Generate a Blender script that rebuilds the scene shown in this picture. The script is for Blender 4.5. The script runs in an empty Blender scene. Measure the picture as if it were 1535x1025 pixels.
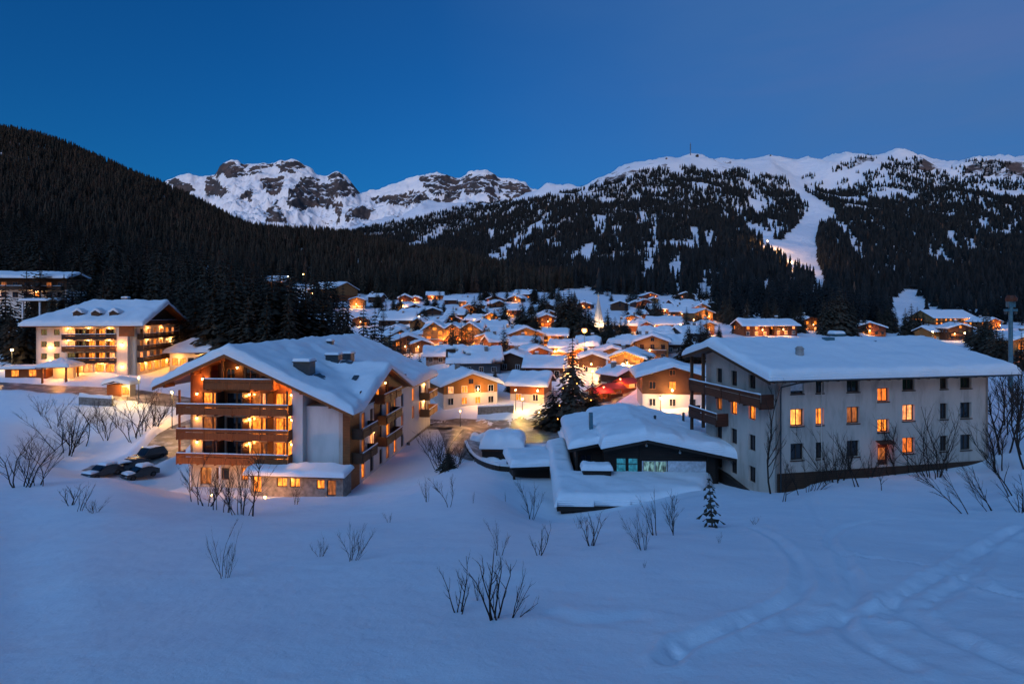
import bpy, math, random
import numpy as np
from mathutils import Vector, Matrix
R = math.radians
scene = bpy.context.scene
col = scene.collection
rng = random.Random(7)
F, CX, HY = 853.0, 767.5, 470.0          # photograph: focal length in px, centre column, horizon row (1535 x 1025)

# ------------------------------------------------------------------ small helpers
def P(px, py, D):                          # photograph pixel at distance D -> point
    return Vector(((px-CX)/F*D, D, -(py-HY)/F*D))

def tag(o, label=None, cat=None, group=None, kind=None):
    if label: o['label'] = label
    if cat: o['category'] = cat
    if group: o['group'] = group
    if kind: o['kind'] = kind
    return o

def thing(name, label, cat, loc=(0, 0, 0), rz=0.0, group=None):
    o = bpy.data.objects.new(name, None)
    o.empty_display_size = 0.2
    col.objects.link(o)
    o.location = loc
    o.rotation_euler = (0, 0, rz)
    return tag(o, label, cat, group)

class MB:
    def __init__(s):
        s.v, s.f, s.m = [], [], []
        s.cur = 0
    def add(s, verts, faces):
        n = len(s.v)
        s.v.extend([tuple(p) for p in verts])
        s.f.extend([tuple(i+n for i in f) for f in faces])
        s.m.extend([s.cur]*len(faces))
        return s
    def box(s, x0, x1, y0, y1, z0, z1):
        return s.add([(x0,y0,z0),(x1,y0,z0),(x1,y1,z0),(x0,y1,z0),(x0,y0,z1),(x1,y0,z1),(x1,y1,z1),(x0,y1,z1)],
                     [(0,3,2,1),(4,5,6,7),(0,1,5,4),(1,2,6,5),(2,3,7,6),(3,0,4,7)])
    def quad(s, a, b, c, d):
        return s.add([a, b, c, d], [(0, 1, 2, 3)])
    def prism(s, poly, axis, a0, a1):      # poly in the plane across the axis: 'y' -> (x,z), 'x' -> (y,z), 'z' -> (x,y)
        def pt(p, a):
            return (p[0], a, p[1]) if axis == 'y' else ((a, p[0], p[1]) if axis == 'x' else (p[0], p[1], a))
        n = len(poly)
        v = [pt(p, a0) for p in poly] + [pt(p, a1) for p in poly]
        f = [tuple(range(n)), tuple(range(2*n-1, n-1, -1))] + [(i, i+n, (i+1) % n+n, (i+1) % n) for i in range(n)]
        return s.add(v, f)
    def tube(s, pts, radii, n=6, cap=True):
        pts = [Vector(p) for p in pts]
        rings = []
        for i, p in enumerate(pts):
            d = (pts[min(i+1, len(pts)-1)] - pts[max(i-1, 0)])
            d = d.normalized() if d.length > 1e-9 else Vector((0, 0, 1))
            u = d.cross(Vector((0.31, 0.17, 0.93)))
            if u.length < 1e-3: u = d.cross(Vector((1, 0, 0)))
            u.normalize(); w = d.cross(u)
            rings.append([p + (u*math.cos(2*math.pi*k/n) + w*math.sin(2*math.pi*k/n))*radii[i] for k in range(n)])
        v = [q for r in rings for q in r]
        f = []
        for i in range(len(pts)-1):
            for k in range(n):
                a, b = i*n+k, i*n+(k+1) % n
                f.append((a, b, b+n, a+n))
        if cap:
            f.append(tuple(range(n-1, -1, -1)))
            f.append(tuple((len(pts)-1)*n+k for k in range(n)))
        return s.add(v, f)
    def lathe(s, prof, c=(0, 0, 0), n=12):   # prof: (r, z) from the bottom up
        v, f = [], []
        for r, z in prof:
            for k in range(n):
                a = 2*math.pi*k/n
                v.append((c[0]+r*math.cos(a), c[1]+r*math.sin(a), c[2]+z))
        for i in range(len(prof)-1):
            for k in range(n):
                f.append((i*n+k, i*n+(k+1) % n, (i+1)*n+(k+1) % n, (i+1)*n+k))
        f.append(tuple(range(n-1, -1, -1)))
        f.append(tuple((len(prof)-1)*n+k for k in range(n)))
        return s.add(v, f)
    def build(s, name, mat, parent=None, smooth=False, xf=None):
        me = bpy.data.meshes.new(name)
        v = [xf @ Vector(p) for p in s.v] if xf is not None else s.v
        me.from_pydata([tuple(p) for p in v], [], s.f)
        for m in (mat if isinstance(mat, (list, tuple)) else [mat]): me.materials.append(m)
        if any(s.m): me.polygons.foreach_set('material_index', s.m)
        if smooth: me.polygons.foreach_set('use_smooth', [True]*len(me.polygons))
        me.update()
        o = bpy.data.objects.new(name, me)
        col.objects.link(o)
        if parent: o.parent = parent
        return o

def np_mesh(name, V, Fq, mats, smooth=True, parent=None, attrs=None, matidx=None):
    """V: n x 3 floats, Fq: m x k ints (all faces of k corners)."""
    me = bpy.data.meshes.new(name)
    k = Fq.shape[1]
    me.vertices.add(len(V)); me.vertices.foreach_set('co', np.ascontiguousarray(V, dtype=np.float32).ravel())
    me.loops.add(Fq.size); me.loops.foreach_set('vertex_index', np.ascontiguousarray(Fq, dtype=np.int32).ravel())
    me.polygons.add(len(Fq))
    me.polygons.foreach_set('loop_start', np.arange(0, Fq.size, k, dtype=np.int32))
    me.polygons.foreach_set('use_smooth', np.full(len(Fq), smooth))
    for m in mats: me.materials.append(m)
    if matidx is not None: me.polygons.foreach_set('material_index', matidx.astype(np.int32))
    for nm, arr in (attrs or {}).items():
        a = me.attributes.new(nm, 'FLOAT', 'POINT'); a.data.foreach_set('value', np.ascontiguousarray(arr, dtype=np.float32).ravel())
    me.update(calc_edges=True)
    o = bpy.data.objects.new(name, me)
    col.objects.link(o)
    if parent: o.parent = parent
    return o

# ------------------------------------------------------------------ noise (numpy)
_pt = np.random.RandomState(3).rand(256, 256)
def vnoise(x, y):
    xi, yi = np.floor(x).astype(np.int64), np.floor(y).astype(np.int64)
    fx, fy = x-xi, y-yi
    fx = fx*fx*fx*(fx*(fx*6-15)+10); fy = fy*fy*fy*(fy*(fy*6-15)+10)
    a, b = _pt[xi & 255, yi & 255], _pt[(xi+1) & 255, yi & 255]
    c, d = _pt[xi & 255, (yi+1) & 255], _pt[(xi+1) & 255, (yi+1) & 255]
    return (a*(1-fx)+b*fx)*(1-fy) + (c*(1-fx)+d*fx)*fy
def fbm(x, y, oct=4, gain=.5, lac=2.03):
    s, a, t = 0, 1, 0
    for i in range(oct):
        s = s + a*(vnoise(x+17.3*i, y+9.1*i)-.5)*2; t += a
        x, y, a = x*lac, y*lac, a*gain
    return s/t
def ridged(x, y, oct=5):
    s, a, t = 0, 1, 0
    for i in range(oct):
        s = s + a*(1-np.abs(vnoise(x+31.7*i, y+5.3*i)*2-1)); t += a
        x, y, a = x*2.1, y*2.1, a*.5
    return s/t

def pchip(xs, Y, xq):
    """monotone cubic along axis 0 of Y (n x m) at positions xs -> len(xq) x m"""
    xs = np.asarray(xs, float); Y = np.asarray(Y, float)
    one = Y.ndim == 1
    if one: Y = Y[:, None]
    h = np.diff(xs)[:, None]; d = np.diff(Y, axis=0)/h
    m = np.zeros_like(Y)
    if len(xs) > 2:
        w1, w2 = 2*h[1:]+h[:-1], h[1:]+2*h[:-1]
        ok = d[1:]*d[:-1] > 0
        with np.errstate(divide='ignore', invalid='ignore'):
            hm = (w1+w2)/(w1/d[:-1]+w2/d[1:])
        m[1:-1] = np.where(ok, hm, 0)
    m[0], m[-1] = d[0], d[-1]
    xq = np.clip(np.asarray(xq, float), xs[0], xs[-1])
    i = np.clip(np.searchsorted(xs, xq)-1, 0, len(xs)-2)
    H = h[i]; t = ((xq-xs[i])/h[i, 0])[:, None]
    r = ((1+2*t)*(1-t)**2)*Y[i] + t*(1-t)**2*H*m[i] + t*t*(3-2*t)*Y[i+1] + t*t*(t-1)*H*m[i+1]
    return r[:, 0] if one else r

def in_poly(px, py, poly):
    c = np.zeros(np.shape(px), bool)
    n = len(poly)
    for i in range(n):
        x0, y0 = poly[i]; x1, y1 = poly[(i+1) % n]
        if y0 == y1: continue
        c ^= ((y0 > py) != (y1 > py)) & (px < (x1-x0)*(py-y0)/(y1-y0)+x0)
    return c
def seg_dist(x, y, pts):
    """distance to a polyline and the fraction along it"""
    best = np.full(np.shape(x), 1e9); at = np.zeros(np.shape(x))
    for i in range(len(pts)-1):
        x0, y0 = pts[i][:2]; x1, y1 = pts[i+1][:2]
        dx, dy = x1-x0, y1-y0
        t = np.clip(((x-x0)*dx+(y-y0)*dy)/(dx*dx+dy*dy+1e-12), 0, 1)
        d = np.hypot(x-x0-t*dx, y-y0-t*dy)
        k = d < best
        best = np.where(k, d, best); at = np.where(k, i+t, at)
    return best, at

# ------------------------------------------------------------------ materials
def new_mat(name):
    m = bpy.data.materials.new(name); m.use_nodes = True
    nt = m.node_tree; b = nt.nodes['Principled BSDF']
    return m, nt, b
def N(nt, typ, **kw):
    n = nt.nodes.new(typ)
    for k, v in kw.items():
        if k in n.inputs: n.inputs[k].default_value = v
        else: setattr(n, k, v)
    return n
def mix_col(nt, fac, a, b, blend='MIX'):
    n = nt.nodes.new('ShaderNodeMix'); n.data_type = 'RGBA'; n.blend_type = blend
    for sock, v in ((n.inputs[0], fac), (n.inputs[6], a), (n.inputs[7], b)):
        if hasattr(v, 'is_output') or hasattr(v, 'links'): nt.links.new(v, sock)
        elif isinstance(v, (int, float)): sock.default_value = v
        else: sock.default_value = (*v, 1) if len(v) == 3 else v
    return n.outputs[2]
def ramp(nt, src, stops):
    r = nt.nodes.new('ShaderNodeValToRGB'); e = r.color_ramp.elements
    while len(e) < len(stops): e.new(.5)
    for i, (p, c) in enumerate(stops):
        e[i].position = p; e[i].color = (c, c, c, 1) if isinstance(c, (int, float)) else (*c, 1)
    nt.links.new(src, r.inputs[0])
    return r.outputs[0]
def coords(nt, scale=(1, 1, 1), kind='Object'):
    t = nt.nodes.new('ShaderNodeTexCoord'); mp = nt.nodes.new('ShaderNodeMapping')
    mp.inputs['Scale'].default_value = scale
    nt.links.new(t.outputs[kind], mp.inputs[0])
    return mp.outputs[0]
def noise(nt, vec, scale, detail=4, rough=.55):
    n = nt.nodes.new('ShaderNodeTexNoise')
    n.inputs['Scale'].default_value = scale; n.inputs['Detail'].default_value = detail; n.inputs['Roughness'].default_value = rough
    nt.links.new(vec, n.inputs['Vector'])
    return n.outputs[0]
def bump(nt, b, h, strength, dist):
    n = nt.nodes.new('ShaderNodeBump'); n.inputs['Strength'].default_value = strength; n.inputs['Distance'].default_value = dist
    nt.links.new(h, n.inputs['Height']); nt.links.new(n.outputs[0], b.inputs['Normal'])
    return n

def m_plain(name, c, rough=.7, spec=.3, metal=0.0, var=.25, scale=3.0):
    m, nt, b = new_mat(name)
    v = coords(nt); f = noise(nt, v, scale, 5)
    r = ramp(nt, f, [(.3, tuple(x*(1-var) for x in c)), (.7, tuple(min(1, x*(1+var)) for x in c))])
    nt.links.new(r, b.inputs['Base Color'])
    b.inputs['Roughness'].default_value = rough; b.inputs['Specular IOR Level'].default_value = spec; b.inputs['Metallic'].default_value = metal
    return m
def m_snow(name, coarse=1.0, c=(.80, .83, .87), dist=.05):
    m, nt, b = new_mat(name)
    v = coords(nt, kind='Object')
    f = noise(nt, v, .9*coarse, 8, .6)
    r = ramp(nt, f, [(.3, tuple(x*.95 for x in c)), (.7, c)])
    nt.links.new(r, b.inputs['Base Color'])
    b.inputs['Roughness'].default_value = .65; b.inputs['Specular IOR Level'].default_value = .25
    # settled layers show where the snow is cut off steeply
    g = nt.nodes.new('ShaderNodeNewGeometry'); sp = nt.nodes.new('ShaderNodeSeparateXYZ'); nt.links.new(g.outputs['Normal'], sp.inputs[0])
    st = ramp(nt, sp.outputs['Z'], [(.35, 1.0), (.8, 0.0)])
    w = nt.nodes.new('ShaderNodeTexWave'); w.wave_type = 'BANDS'; w.bands_direction = 'Z'
    w.inputs['Scale'].default_value = 1.9; w.inputs['Distortion'].default_value = 2.5; w.inputs['Detail'].default_value = 3
    nt.links.new(g.outputs['Position'], w.inputs['Vector'])
    mu = nt.nodes.new('ShaderNodeMath'); mu.operation = 'MULTIPLY'; nt.links.new(st, mu.inputs[0]); nt.links.new(w.outputs['Fac'], mu.inputs[1])
    ad = nt.nodes.new('ShaderNodeMath'); ad.operation = 'MULTIPLY_ADD'; ad.inputs[1].default_value = .9
    nt.links.new(mu.outputs[0], ad.inputs[0]); nt.links.new(f, ad.inputs[2])
    bump(nt, b, ad.outputs[0], .5, dist)
    return m
def m_wood(name, c, c2, scale=1.0, axis='z'):
    """planks: dark joints every 16 cm, streaky grain"""
    m, nt, b = new_mat(name)
    t = nt.nodes.new('ShaderNodeTexCoord')
    sx = {'z': (1.2, 1.2, 14), 'x': (14, 14, 1.0)}[axis]
    mp = nt.nodes.new('ShaderNodeMapping'); mp.inputs['Scale'].default_value = tuple(s*scale for s in sx)
    nt.links.new(t.outputs['Object'], mp.inputs[0])
    f = noise(nt, mp.outputs[0], 1.0, 5, .6)
    big = noise(nt, t.outputs['Object'], .35, 3)
    r = ramp(nt, f, [(.25, c2), (.75, c)])
    r = mix_col(nt, .5, r, mix_col(nt, big, (.35, .35, .35), (1.25, 1.2, 1.15)), 'MULTIPLY')
    w = nt.nodes.new('ShaderNodeTexWave'); w.wave_type = 'BANDS'; w.bands_direction = 'Z' if axis == 'z' else 'X'
    w.inputs['Scale'].default_value = 1.0/.17/ (2*math.pi) * math.pi * scale if False else 1.85*scale
    w.inputs['Distortion'].default_value = 0
    nt.links.new(t.outputs['Object'], w.inputs['Vector'])
    j = ramp(nt, w.outputs['Fac'], [(0.0, .45), (.10, 1.0)])
    nt.links.new(mix_col(nt, 1.0, r, j, 'MULTIPLY'), b.inputs['Base Color'])
    b.inputs['Roughness'].default_value = .6; b.inputs['Specular IOR Level'].default_value = .25
    bump(nt, b, f, .3, .01)
    return m
def m_plaster(name, c, stain=.18):
    m, nt, b = new_mat(name)
    v = coords(nt); v2 = coords(nt, (1, 1, .25))
    f = noise(nt, v2, .8, 6, .65); g = noise(nt, v, 18, 4)
    r = ramp(nt, f, [(.32, tuple(x*(1-stain*1.6) for x in c)), (.5, tuple(x*(1-stain*.4) for x in c)), (.7, c)])
    nt.links.new(r, b.inputs['Base Color'])
    b.inputs['Roughness'].default_value = .85; b.inputs['Specular IOR Level'].default_value = .15
    bump(nt, b, g, .25, .01)
    return m
def m_glow(name, c, strength, curtain=True, dark=.42, scale=2.6):
    """a lit pane: curtains and furniture break the light up"""
    m, nt, b = new_mat(name)
    t = nt.nodes.new('ShaderNodeTexCoord')
    mp = nt.nodes.new('ShaderNodeMapping'); mp.inputs['Scale'].default_value = (scale, scale, scale*.28)
    nt.links.new(t.outputs['Object'], mp.inputs[0])
    f = noise(nt, mp.outputs[0], 1.6, 3, .5)
    g = noise(nt, t.outputs['Object'], 2.3, 2)
    r = ramp(nt, f, [(.40, tuple(x*dark for x in c)), (.60, c)])
    r2 = mix_col(nt, 1.0, r, ramp(nt, g, [(.38, .55), (.55, 1.0)]), 'MULTIPLY')
    b.inputs['Base Color'].default_value = (.05, .03, .02, 1)
    b.inputs['Roughness'].default_value = .15
    nt.links.new(r2, b.inputs['Emission Color']); b.inputs['Emission Strength'].default_value = strength
    return m
def m_bulb(name, c, strength):
    m, nt, b = new_mat(name)
    b.inputs['Base Color'].default_value = (.8, .7, .5, 1)
    b.inputs['Emission Color'].default_value = (*c, 1); b.inputs['Emission Strength'].default_value = strength
    return m

M = {}
M['snow'] = m_snow('snow_roof_mat', 1.3, (.80, .83, .86), .08)
M['wood'] = m_wood('warm_wood', (.34, .115, .032), (.17, .052, .016))
M['wood_v'] = m_wood('warm_wood_upright', (.32, .108, .03), (.16, .05, .016), axis='x')
M['wood_dark'] = m_wood('dark_brown_wood', (.10, .048, .026), (.045, .022, .013))
M['wood_red'] = m_wood('red_brown_wood', (.15, .05, .026), (.06, .02, .012))
M['wood_black'] = m_wood('weathered_black_wood', (.042, .030, .024), (.02, .014, .011))
M['wood_ochre'] = m_wood('ochre_wood', (.42, .22, .07), (.25, .12, .04))
M['white'] = m_plaster('white_plaster', (.62, .595, .56), .10)
M['grey_wall'] = m_plaster('grey_white_plaster', (.60, .475, .395), .26)
M['warm_white'] = m_plaster('warm_white_plaster', (.66, .57, .47), .12)
M['cream'] = m_plaster('cream_plaster', (.62, .52, .38))
M['slate'] = m_plain('slate_sheet', (.05, .062, .072), .45, .4)
M['dark_metal'] = m_plain('dark_metal', (.035, .045, .05), .4, .5, .3)
M['teal_metal'] = m_plain('teal_metal', (.06, .15, .19), .45, .4, .2)
M['frame_dark'] = m_plain('dark_window_frame', (.05, .03, .02), .5)
M['frame_white'] = m_plain('white_window_frame', (.55, .54, .52), .5)
M['frame_wood'] = m_plain('wooden_window_frame', (.20, .085, .035), .5)
M['shutter_white'] = m_plain('white_shutter', (.55, .58, .62), .5)
M['stone'] = m_plain('field_stone', (.20, .18, .16), .85, .2, 0, .4, 2.0)
M['concrete'] = m_plain('grey_concrete', (.26, .25, .24), .85, .2, 0, .25, 1.5)
m, nt, b = new_mat('night_glass')
b.inputs['Base Color'].default_value = (.012, .015, .02, 1); b.inputs['Roughness'].default_value = .06; b.inputs['Specular IOR Level'].default_value = .6
M['glass'] = m
M['lit'] = m_glow('lit_window_amber', (1.0, .24, .022), 1.25)
M['lit_curtain'] = m_glow('lit_window_curtained', (1.0, .20, .02), .75, dark=.55, scale=4.5)
M['lit_lamp'] = m_glow('lit_window_bare', (1.0, .30, .05), 1.6, dark=.25, scale=1.3)
M['lit_soft'] = m_glow('lit_window_dim', (1.0, .27, .05), .30)
M['lit_white'] = m_glow('lit_window_pale', (1.0, .30, .09), 1.35)
M['lit_blue'] = m_glow('lit_window_blue', (.03, .30, .50), .34, dark=.6)
M['lit_pale_blue'] = m_glow('curtained_window_blue', (.20, .42, .46), .40, dark=.14, scale=3.4)
M['bulb'] = m_bulb('warm_bulb', (1.0, .50, .18), 5)
M['bulb_orange'] = m_bulb('orange_bulb', (1.0, .27, .02), 1.7)
M['bulb_yellow'] = m_bulb('yellow_bulb', (1.0, .52, .06), 2.2)
M['bulb_red'] = m_bulb('red_bulb', (1.0, .10, .04), 4)
M['bark'] = m_plain('bark', (.045, .032, .024), .9, .1, 0, .4, 6)
M['twig'] = m_plain('bare_twig', (.040, .026, .020), .9, .1, 0, .35, 8)
M['asphalt'] = m_plain('wet_asphalt', (.085, .075, .065), .55, .35, 0, .4, .5)

def m_needles(name, c, c2):
    m, nt, b = new_mat(name)
    g = nt.nodes.new('ShaderNodeNewGeometry')
    f = noise(nt, g.outputs['Position'], .13, 3)
    h = noise(nt, g.outputs['Position'], 1.7, 2)
    r = ramp(nt, f, [(.35, c), (.65, c2)])
    r = mix_col(nt, .7, r, ramp(nt, h, [(.3, .45), (.7, 1.35)]), 'MULTIPLY')
    ta = nt.nodes.new('ShaderNodeAttribute'); ta.attribute_name = 'tone'
    tm = nt.nodes.new('ShaderNodeMath'); tm.operation = 'ADD'; tm.inputs[1].default_value = 1.0
    nt.links.new(ta.outputs['Fac'], tm.inputs[0])
    r = mix_col(nt, 1.0, r, tm.outputs[0], 'MULTIPLY')
    oi = nt.nodes.new('ShaderNodeObjectInfo')
    r = mix_col(nt, 1.0, r, ramp(nt, oi.outputs['Random'], [(0.0, .55), (1.0, 1.6)]), 'MULTIPLY')
    nt.links.new(r, b.inputs['Base Color'])
    b.inputs['Roughness'].default_value = .8; b.inputs['Specular IOR Level'].default_value = .12
    return m
M['needles'] = m_needles('spruce_needles', (.026, .026, .020), (.048, .037, .026))
M['needles_far'] = m_needles('far_spruce_needles', (.008, .011, .012), (.015, .016, .016))
M['needles_brown'] = m_needles('larch_and_spill_brown', (.042, .028, .021), (.062, .040, .028))

# a mesh sheet laid over a roof: thickness above zf(x, y), closed underneath
def axis(a, b, step, extra=(), rim=True):
    s = set([a, b]) | set(e for e in extra if a < e < b)
    n = max(1, int(round((b-a)/step)))
    s |= set(a+(b-a)*i/n for i in range(n+1))
    if rim:
        for d in (.06, .16, .32, .55):
            if b-a > 2.6*d: s |= {a+d, b-d}
    s = sorted(s); out = [s[0]]
    for v in s[1:]:
        if v-out[-1] > .04: out.append(v)
    if out[-1] != b: out[-1] = b
    return np.array(out)
def roof_slab(name, zf, xs, ys, thick, mat, parent, inside=None):
    return _sheet(name, zf, xs, ys, mat, parent, lambda X, Y: np.zeros_like(X), thick, False, inside)
def snow_sheet(name, zf, xs, ys, thick, parent, seed=0, rim=.6, lump=.35, mat=None, inside=None):
    x0, x1, y0, y1 = xs[0], xs[-1], ys[0], ys[-1]
    def T(X, Y):
        d = np.minimum(np.minimum(X-x0, x1-X), np.minimum(Y-y0, y1-Y))
        d = d*np.clip(1+.9*fbm(X*.9+seed, Y*.9+seed*2, 3), .35, 2)
        e = np.clip(d/rim, 0, 1)
        prof = np.sqrt(np.clip(1-(1-e)**2, 0, 1))
        n = fbm(X*.45+seed*3.7, Y*.45+seed*1.9, 4)
        n2 = fbm(X*1.6+seed*1.3, Y*1.6+seed*2.9, 3)
        return thick*prof*np.clip(1+lump*n+.12*n2, .25, 2)
    return _sheet(name, zf, xs, ys, mat or M['snow'], parent, T, .02, True, inside)
def _sheet(name, zf, xs, ys, mat, parent, T, under, smooth, inside):
    X, Y = np.meshgrid(xs, ys, indexing='ij')
    Z = zf(X, Y)
    top = Z+T(X, Y); bot = Z-under
    nx, ny = X.shape
    V = np.concatenate([np.stack([X, Y, top], -1).reshape(-1, 3), np.stack([X, Y, bot], -1).reshape(-1, 3)])
    idx = np.arange(nx*ny).reshape(nx, ny)
    q = np.stack([idx[:-1, :-1], idx[1:, :-1], idx[1:, 1:], idx[:-1, 1:]], -1)
    if inside is not None:
        keep = inside((X[:-1, :-1]+X[1:, 1:])/2, (Y[:-1, :-1]+Y[1:, 1:])/2)
    else:
        keep = np.ones(q.shape[:2], bool)
    faces = [q[keep], q[keep][:, ::-1]+nx*ny]
    # rims where a kept cell meets an outside one
    kp = np.pad(keep, 1)
    for dx, dy, a, b in ((-1, 0, 0, 3), (1, 0, 2, 1), (0, -1, 1, 0), (0, 1, 3, 2)):
        e = kp[1:-1, 1:-1] & ~kp[1+dx:kp.shape[0]-1+dx, 1+dy:kp.shape[1]-1+dy]
        qq = q[e]
        if len(qq): faces.append(np.stack([qq[:, a], qq[:, b], qq[:, b]+nx*ny, qq[:, a]+nx*ny], -1))
    Fq = np.concatenate(faces)
    o = np_mesh(name, V, Fq, [mat], smooth, parent)
    return o
# ------------------------------------------------------------------ the land: heights along sight columns (distance, photo row of the ground)
COLS = {
 0:    [(1,2400),(3,1600),(8,1030),(12,930),(20,835),(32,768),(45,728),(60,708),(80,668),(95,635),(108,592),(121,573),(132,557),(150,541),(170,515),(200,453),(260,432),(320,405),(570,318),(900,252),(1300,204),(1700,250),(2500,330),(3300,360)],
 150:  [(1,2400),(3,1600),(8,1025),(15,868),(25,790),(40,735),(50,718),(58,722),(66,722),(77,706),(84,694),(92,665),(101,622),(110,598),(121,584),(131,557),(150,540),(175,510),(210,468),(320,428),(570,345),(900,283),(1250,247),(1700,290),(2500,345),(3300,370)],
 280:  [(1,2400),(3,1600),(8,1025),(15,868),(25,795),(45,750),(60,738),(68,734),(78,705),(95,640),(108,606),(120,594),(140,562),(200,495),(320,440),(570,386),(900,326),(1120,302),(1600,330),(2500,360),(3300,375)],
 400:  [(1,2400),(3,1600),(8,1025),(15,868),(25,795),(45,762),(58,745),(66,737),(80,697),(100,645),(120,609),(170,540),(250,486),(320,455),(400,433),(570,408),(800,366),(1000,352),(1500,372),(2500,385),(3300,385)],
 550:  [(1,2400),(3,1600),(8,1025),(15,866),(25,795),(45,755),(60,737),(70,722),(85,695),(100,650),(120,610),(170,555),(250,510),(340,470),(400,454),(500,438),(600,420),(800,382),(950,370),(1300,385),(1900,365),(2600,345),(3300,365)],
 700:  [(1,2400),(3,1600),(8,1025),(15,865),(25,790),(45,738),(60,714),(75,697),(85,688),(105,640),(113,612),(140,570),(200,522),(300,478),(400,449),(500,434),(620,420),(850,396),(1000,410),(1400,380),(1900,345),(2600,309),(3300,340)],
 830:  [(1,2400),(3,1600),(8,1025),(15,862),(25,800),(35,788),(43,782),(47,776),(52,754),(58,736),(64,716),(75,686),(88,668),(105,632),(130,585),(200,520),(300,480),(400,453),(520,436),(650,428),(800,424),(1100,385),(1600,335),(2500,296),(3300,330)],
 960:  [(1,2400),(3,1600),(8,1025),(15,860),(25,790),(35,770),(43,761),(47,757),(52,735),(57,721),(62,708),(75,680),(100,620),(130,580),(200,520),(300,482),(400,457),(520,440),(650,425),(900,390),(1300,345),(1900,293),(2500,246),(3300,330)],
 1100: [(1,2400),(3,1600),(8,1028),(15,860),(25,788),(38,757),(46,738),(56,722),(75,670),(95,620),(130,575),(200,515),(300,481),(420,455),(520,440),(650,425),(900,390),(1300,348),(1900,288),(2600,240),(3300,330)],
 1165: [(1,2400),(3,1600),(8,1030),(15,860),(25,785),(38,752),(46,741),(52,738),(60,722),(80,660),(130,575),(200,514),(300,484),(450,460),(600,438),(900,395),(1300,350),(1900,292),(2700,235),(3300,330)],
 1240: [(1,2400),(3,1600),(8,1033),(15,865),(25,790),(38,748),(45,729),(49,722),(55,711),(70,683),(90,640),(130,572),(200,520),(300,488),(450,464),(600,442),(900,402),(1300,352),(1900,295),(2700,237),(3300,330)],
 1350: [(1,2400),(3,1600),(8,1035),(15,870),(25,795),(38,745),(45,725),(50,711),(56,702),(66,685),(90,640),(130,572),(200,530),(400,490),(600,462),(900,415),(1300,358),(1900,292),(2700,229),(3300,330)],
 1460: [(1,2400),(3,1600),(8,1035),(15,873),(25,798),(38,742),(46,716),(52,696),(58,686),(68,665),(90,620),(130,560),(200,524),(400,487),(600,462),(900,416),(1300,360),(1900,295),(2700,231),(3300,330)],
 1535: [(1,2400),(3,1600),(8,1035),(15,875),(25,798),(38,725),(48,690),(60,652),(75,618),(100,570),(130,552),(200,520),(400,484),(600,462),(900,418),(1300,362),(1900,298),(2700,233),(3300,330)],
}
kx = sorted(COLS)
COLS[-900] = COLS[0]; COLS[2400] = COLS[1535]
kx = sorted(COLS)
gpx = np.concatenate([np.arange(-900, -60, 30), np.arange(-60, 1600, 4.0), np.arange(1600, 2401, 30)])
gD = np.exp(np.arange(math.log(1.0), math.log(3300), .0125))
Zc = []
for k in kx:
    a = np.array(COLS[k], float)
    Zc.append(pchip(np.log(a[:, 0]), -(a[:, 1]-HY)/F*a[:, 0], np.log(gD)))
GZ = pchip(kx, np.array(Zc), gpx)                      # columns x rows
GPX, GD = np.meshgrid(gpx, gD, indexing='ij')
GX, GY = (GPX-CX)/F*GD, GD
SKY = {}                                               # ridge line of the ski mountain in the photograph
ridge_r = [(820,297),(868,287),(890,271),(910,261),(940,251),(980,239),(1000,236),(1015,238),(1035,230),(1050,234),(1065,239),(1100,239),(1130,241),(1155,232),(1175,238),(1190,241),(1230,237),(1265,231),(1300,236),(1330,229),(1345,228),(1380,233),(1410,241),(1440,244),(1460,236),(1500,233),(1535,232),(2400,240)]
ra = np.array(ridge_r, float)
want = np.interp(gpx, ra[:, 0], ra[:, 1])
rowk = np.interp(gpx, ra[:, 0], np.where(ra[:, 0] < 860, 2500, 2650))
wgt = np.clip((gpx-830)/60, 0, 1)
pyg = HY-GZ/GD*F
for i in range(len(gpx)):
    if wgt[i] > 0:
        cur = pyg[i][gD > 1800].min()
        s = np.exp(-((np.log(gD)-math.log(rowk[i]))/.16)**2)
        GZ[i] += wgt[i]*s*(cur-want[i])/F*gD
# relief noise grows with distance
n_hill = fbm(GX/160+5, GY/160, 5)
n_mid = fbm(GX/14, GY/14, 4)
n_low = fbm(GX/4.5+3, GY/6.0, 3)
amp = np.interp(np.log(GD), np.log([1, 12, 60, 150, 300, 600, 1200, 2600]), [0, .0, .0, .3, 2.0, 6, 12, 16])
GZ += amp*n_hill
GZ += np.interp(np.log(GD), np.log([1, 6, 15, 40, 100, 400]), [.06, .15, .30, .42, .40, .8])*n_mid
GZ += np.interp(np.log(GD), np.log([1, 8, 30, 120, 300]), [.03, .06, .09, .12, .0])*n_low
# gullies of the high snowfields
gl = ridged(GX/420+2.2, GY/520+1.1, 4)-.55
GZ += np.where(GD > 1300, np.clip((GD-1300)/700, 0, 1)*115*gl, 0)+np.where(GD > 2200, 14*fbm(GX/70, GY/70, 3), 0)

# pin the crest of the ski mountain back to its line, keeping its small roughness
pyg = HY-GZ/GD*F
cur = np.array([pyg[i][gD > 1800].min() for i in range(len(gpx))])
dl_ = np.convolve(np.pad(cur-want, 9, mode='edge'), np.ones(19)/19, 'valid')
for i in range(len(gpx)):
    if wgt[i] > 0:
        GZ[i] += wgt[i]*np.exp(-((np.log(gD)-math.log(rowk[i]))/.20)**2)*dl_[i]/F*gD
# wind ripples
GZ += np.where(GD < 60, .022*fbm(GX*.9+GY*.35, GY*2.1, 4)+.012*fbm(GX*3.1, GY*4.5, 2), 0)
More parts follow.
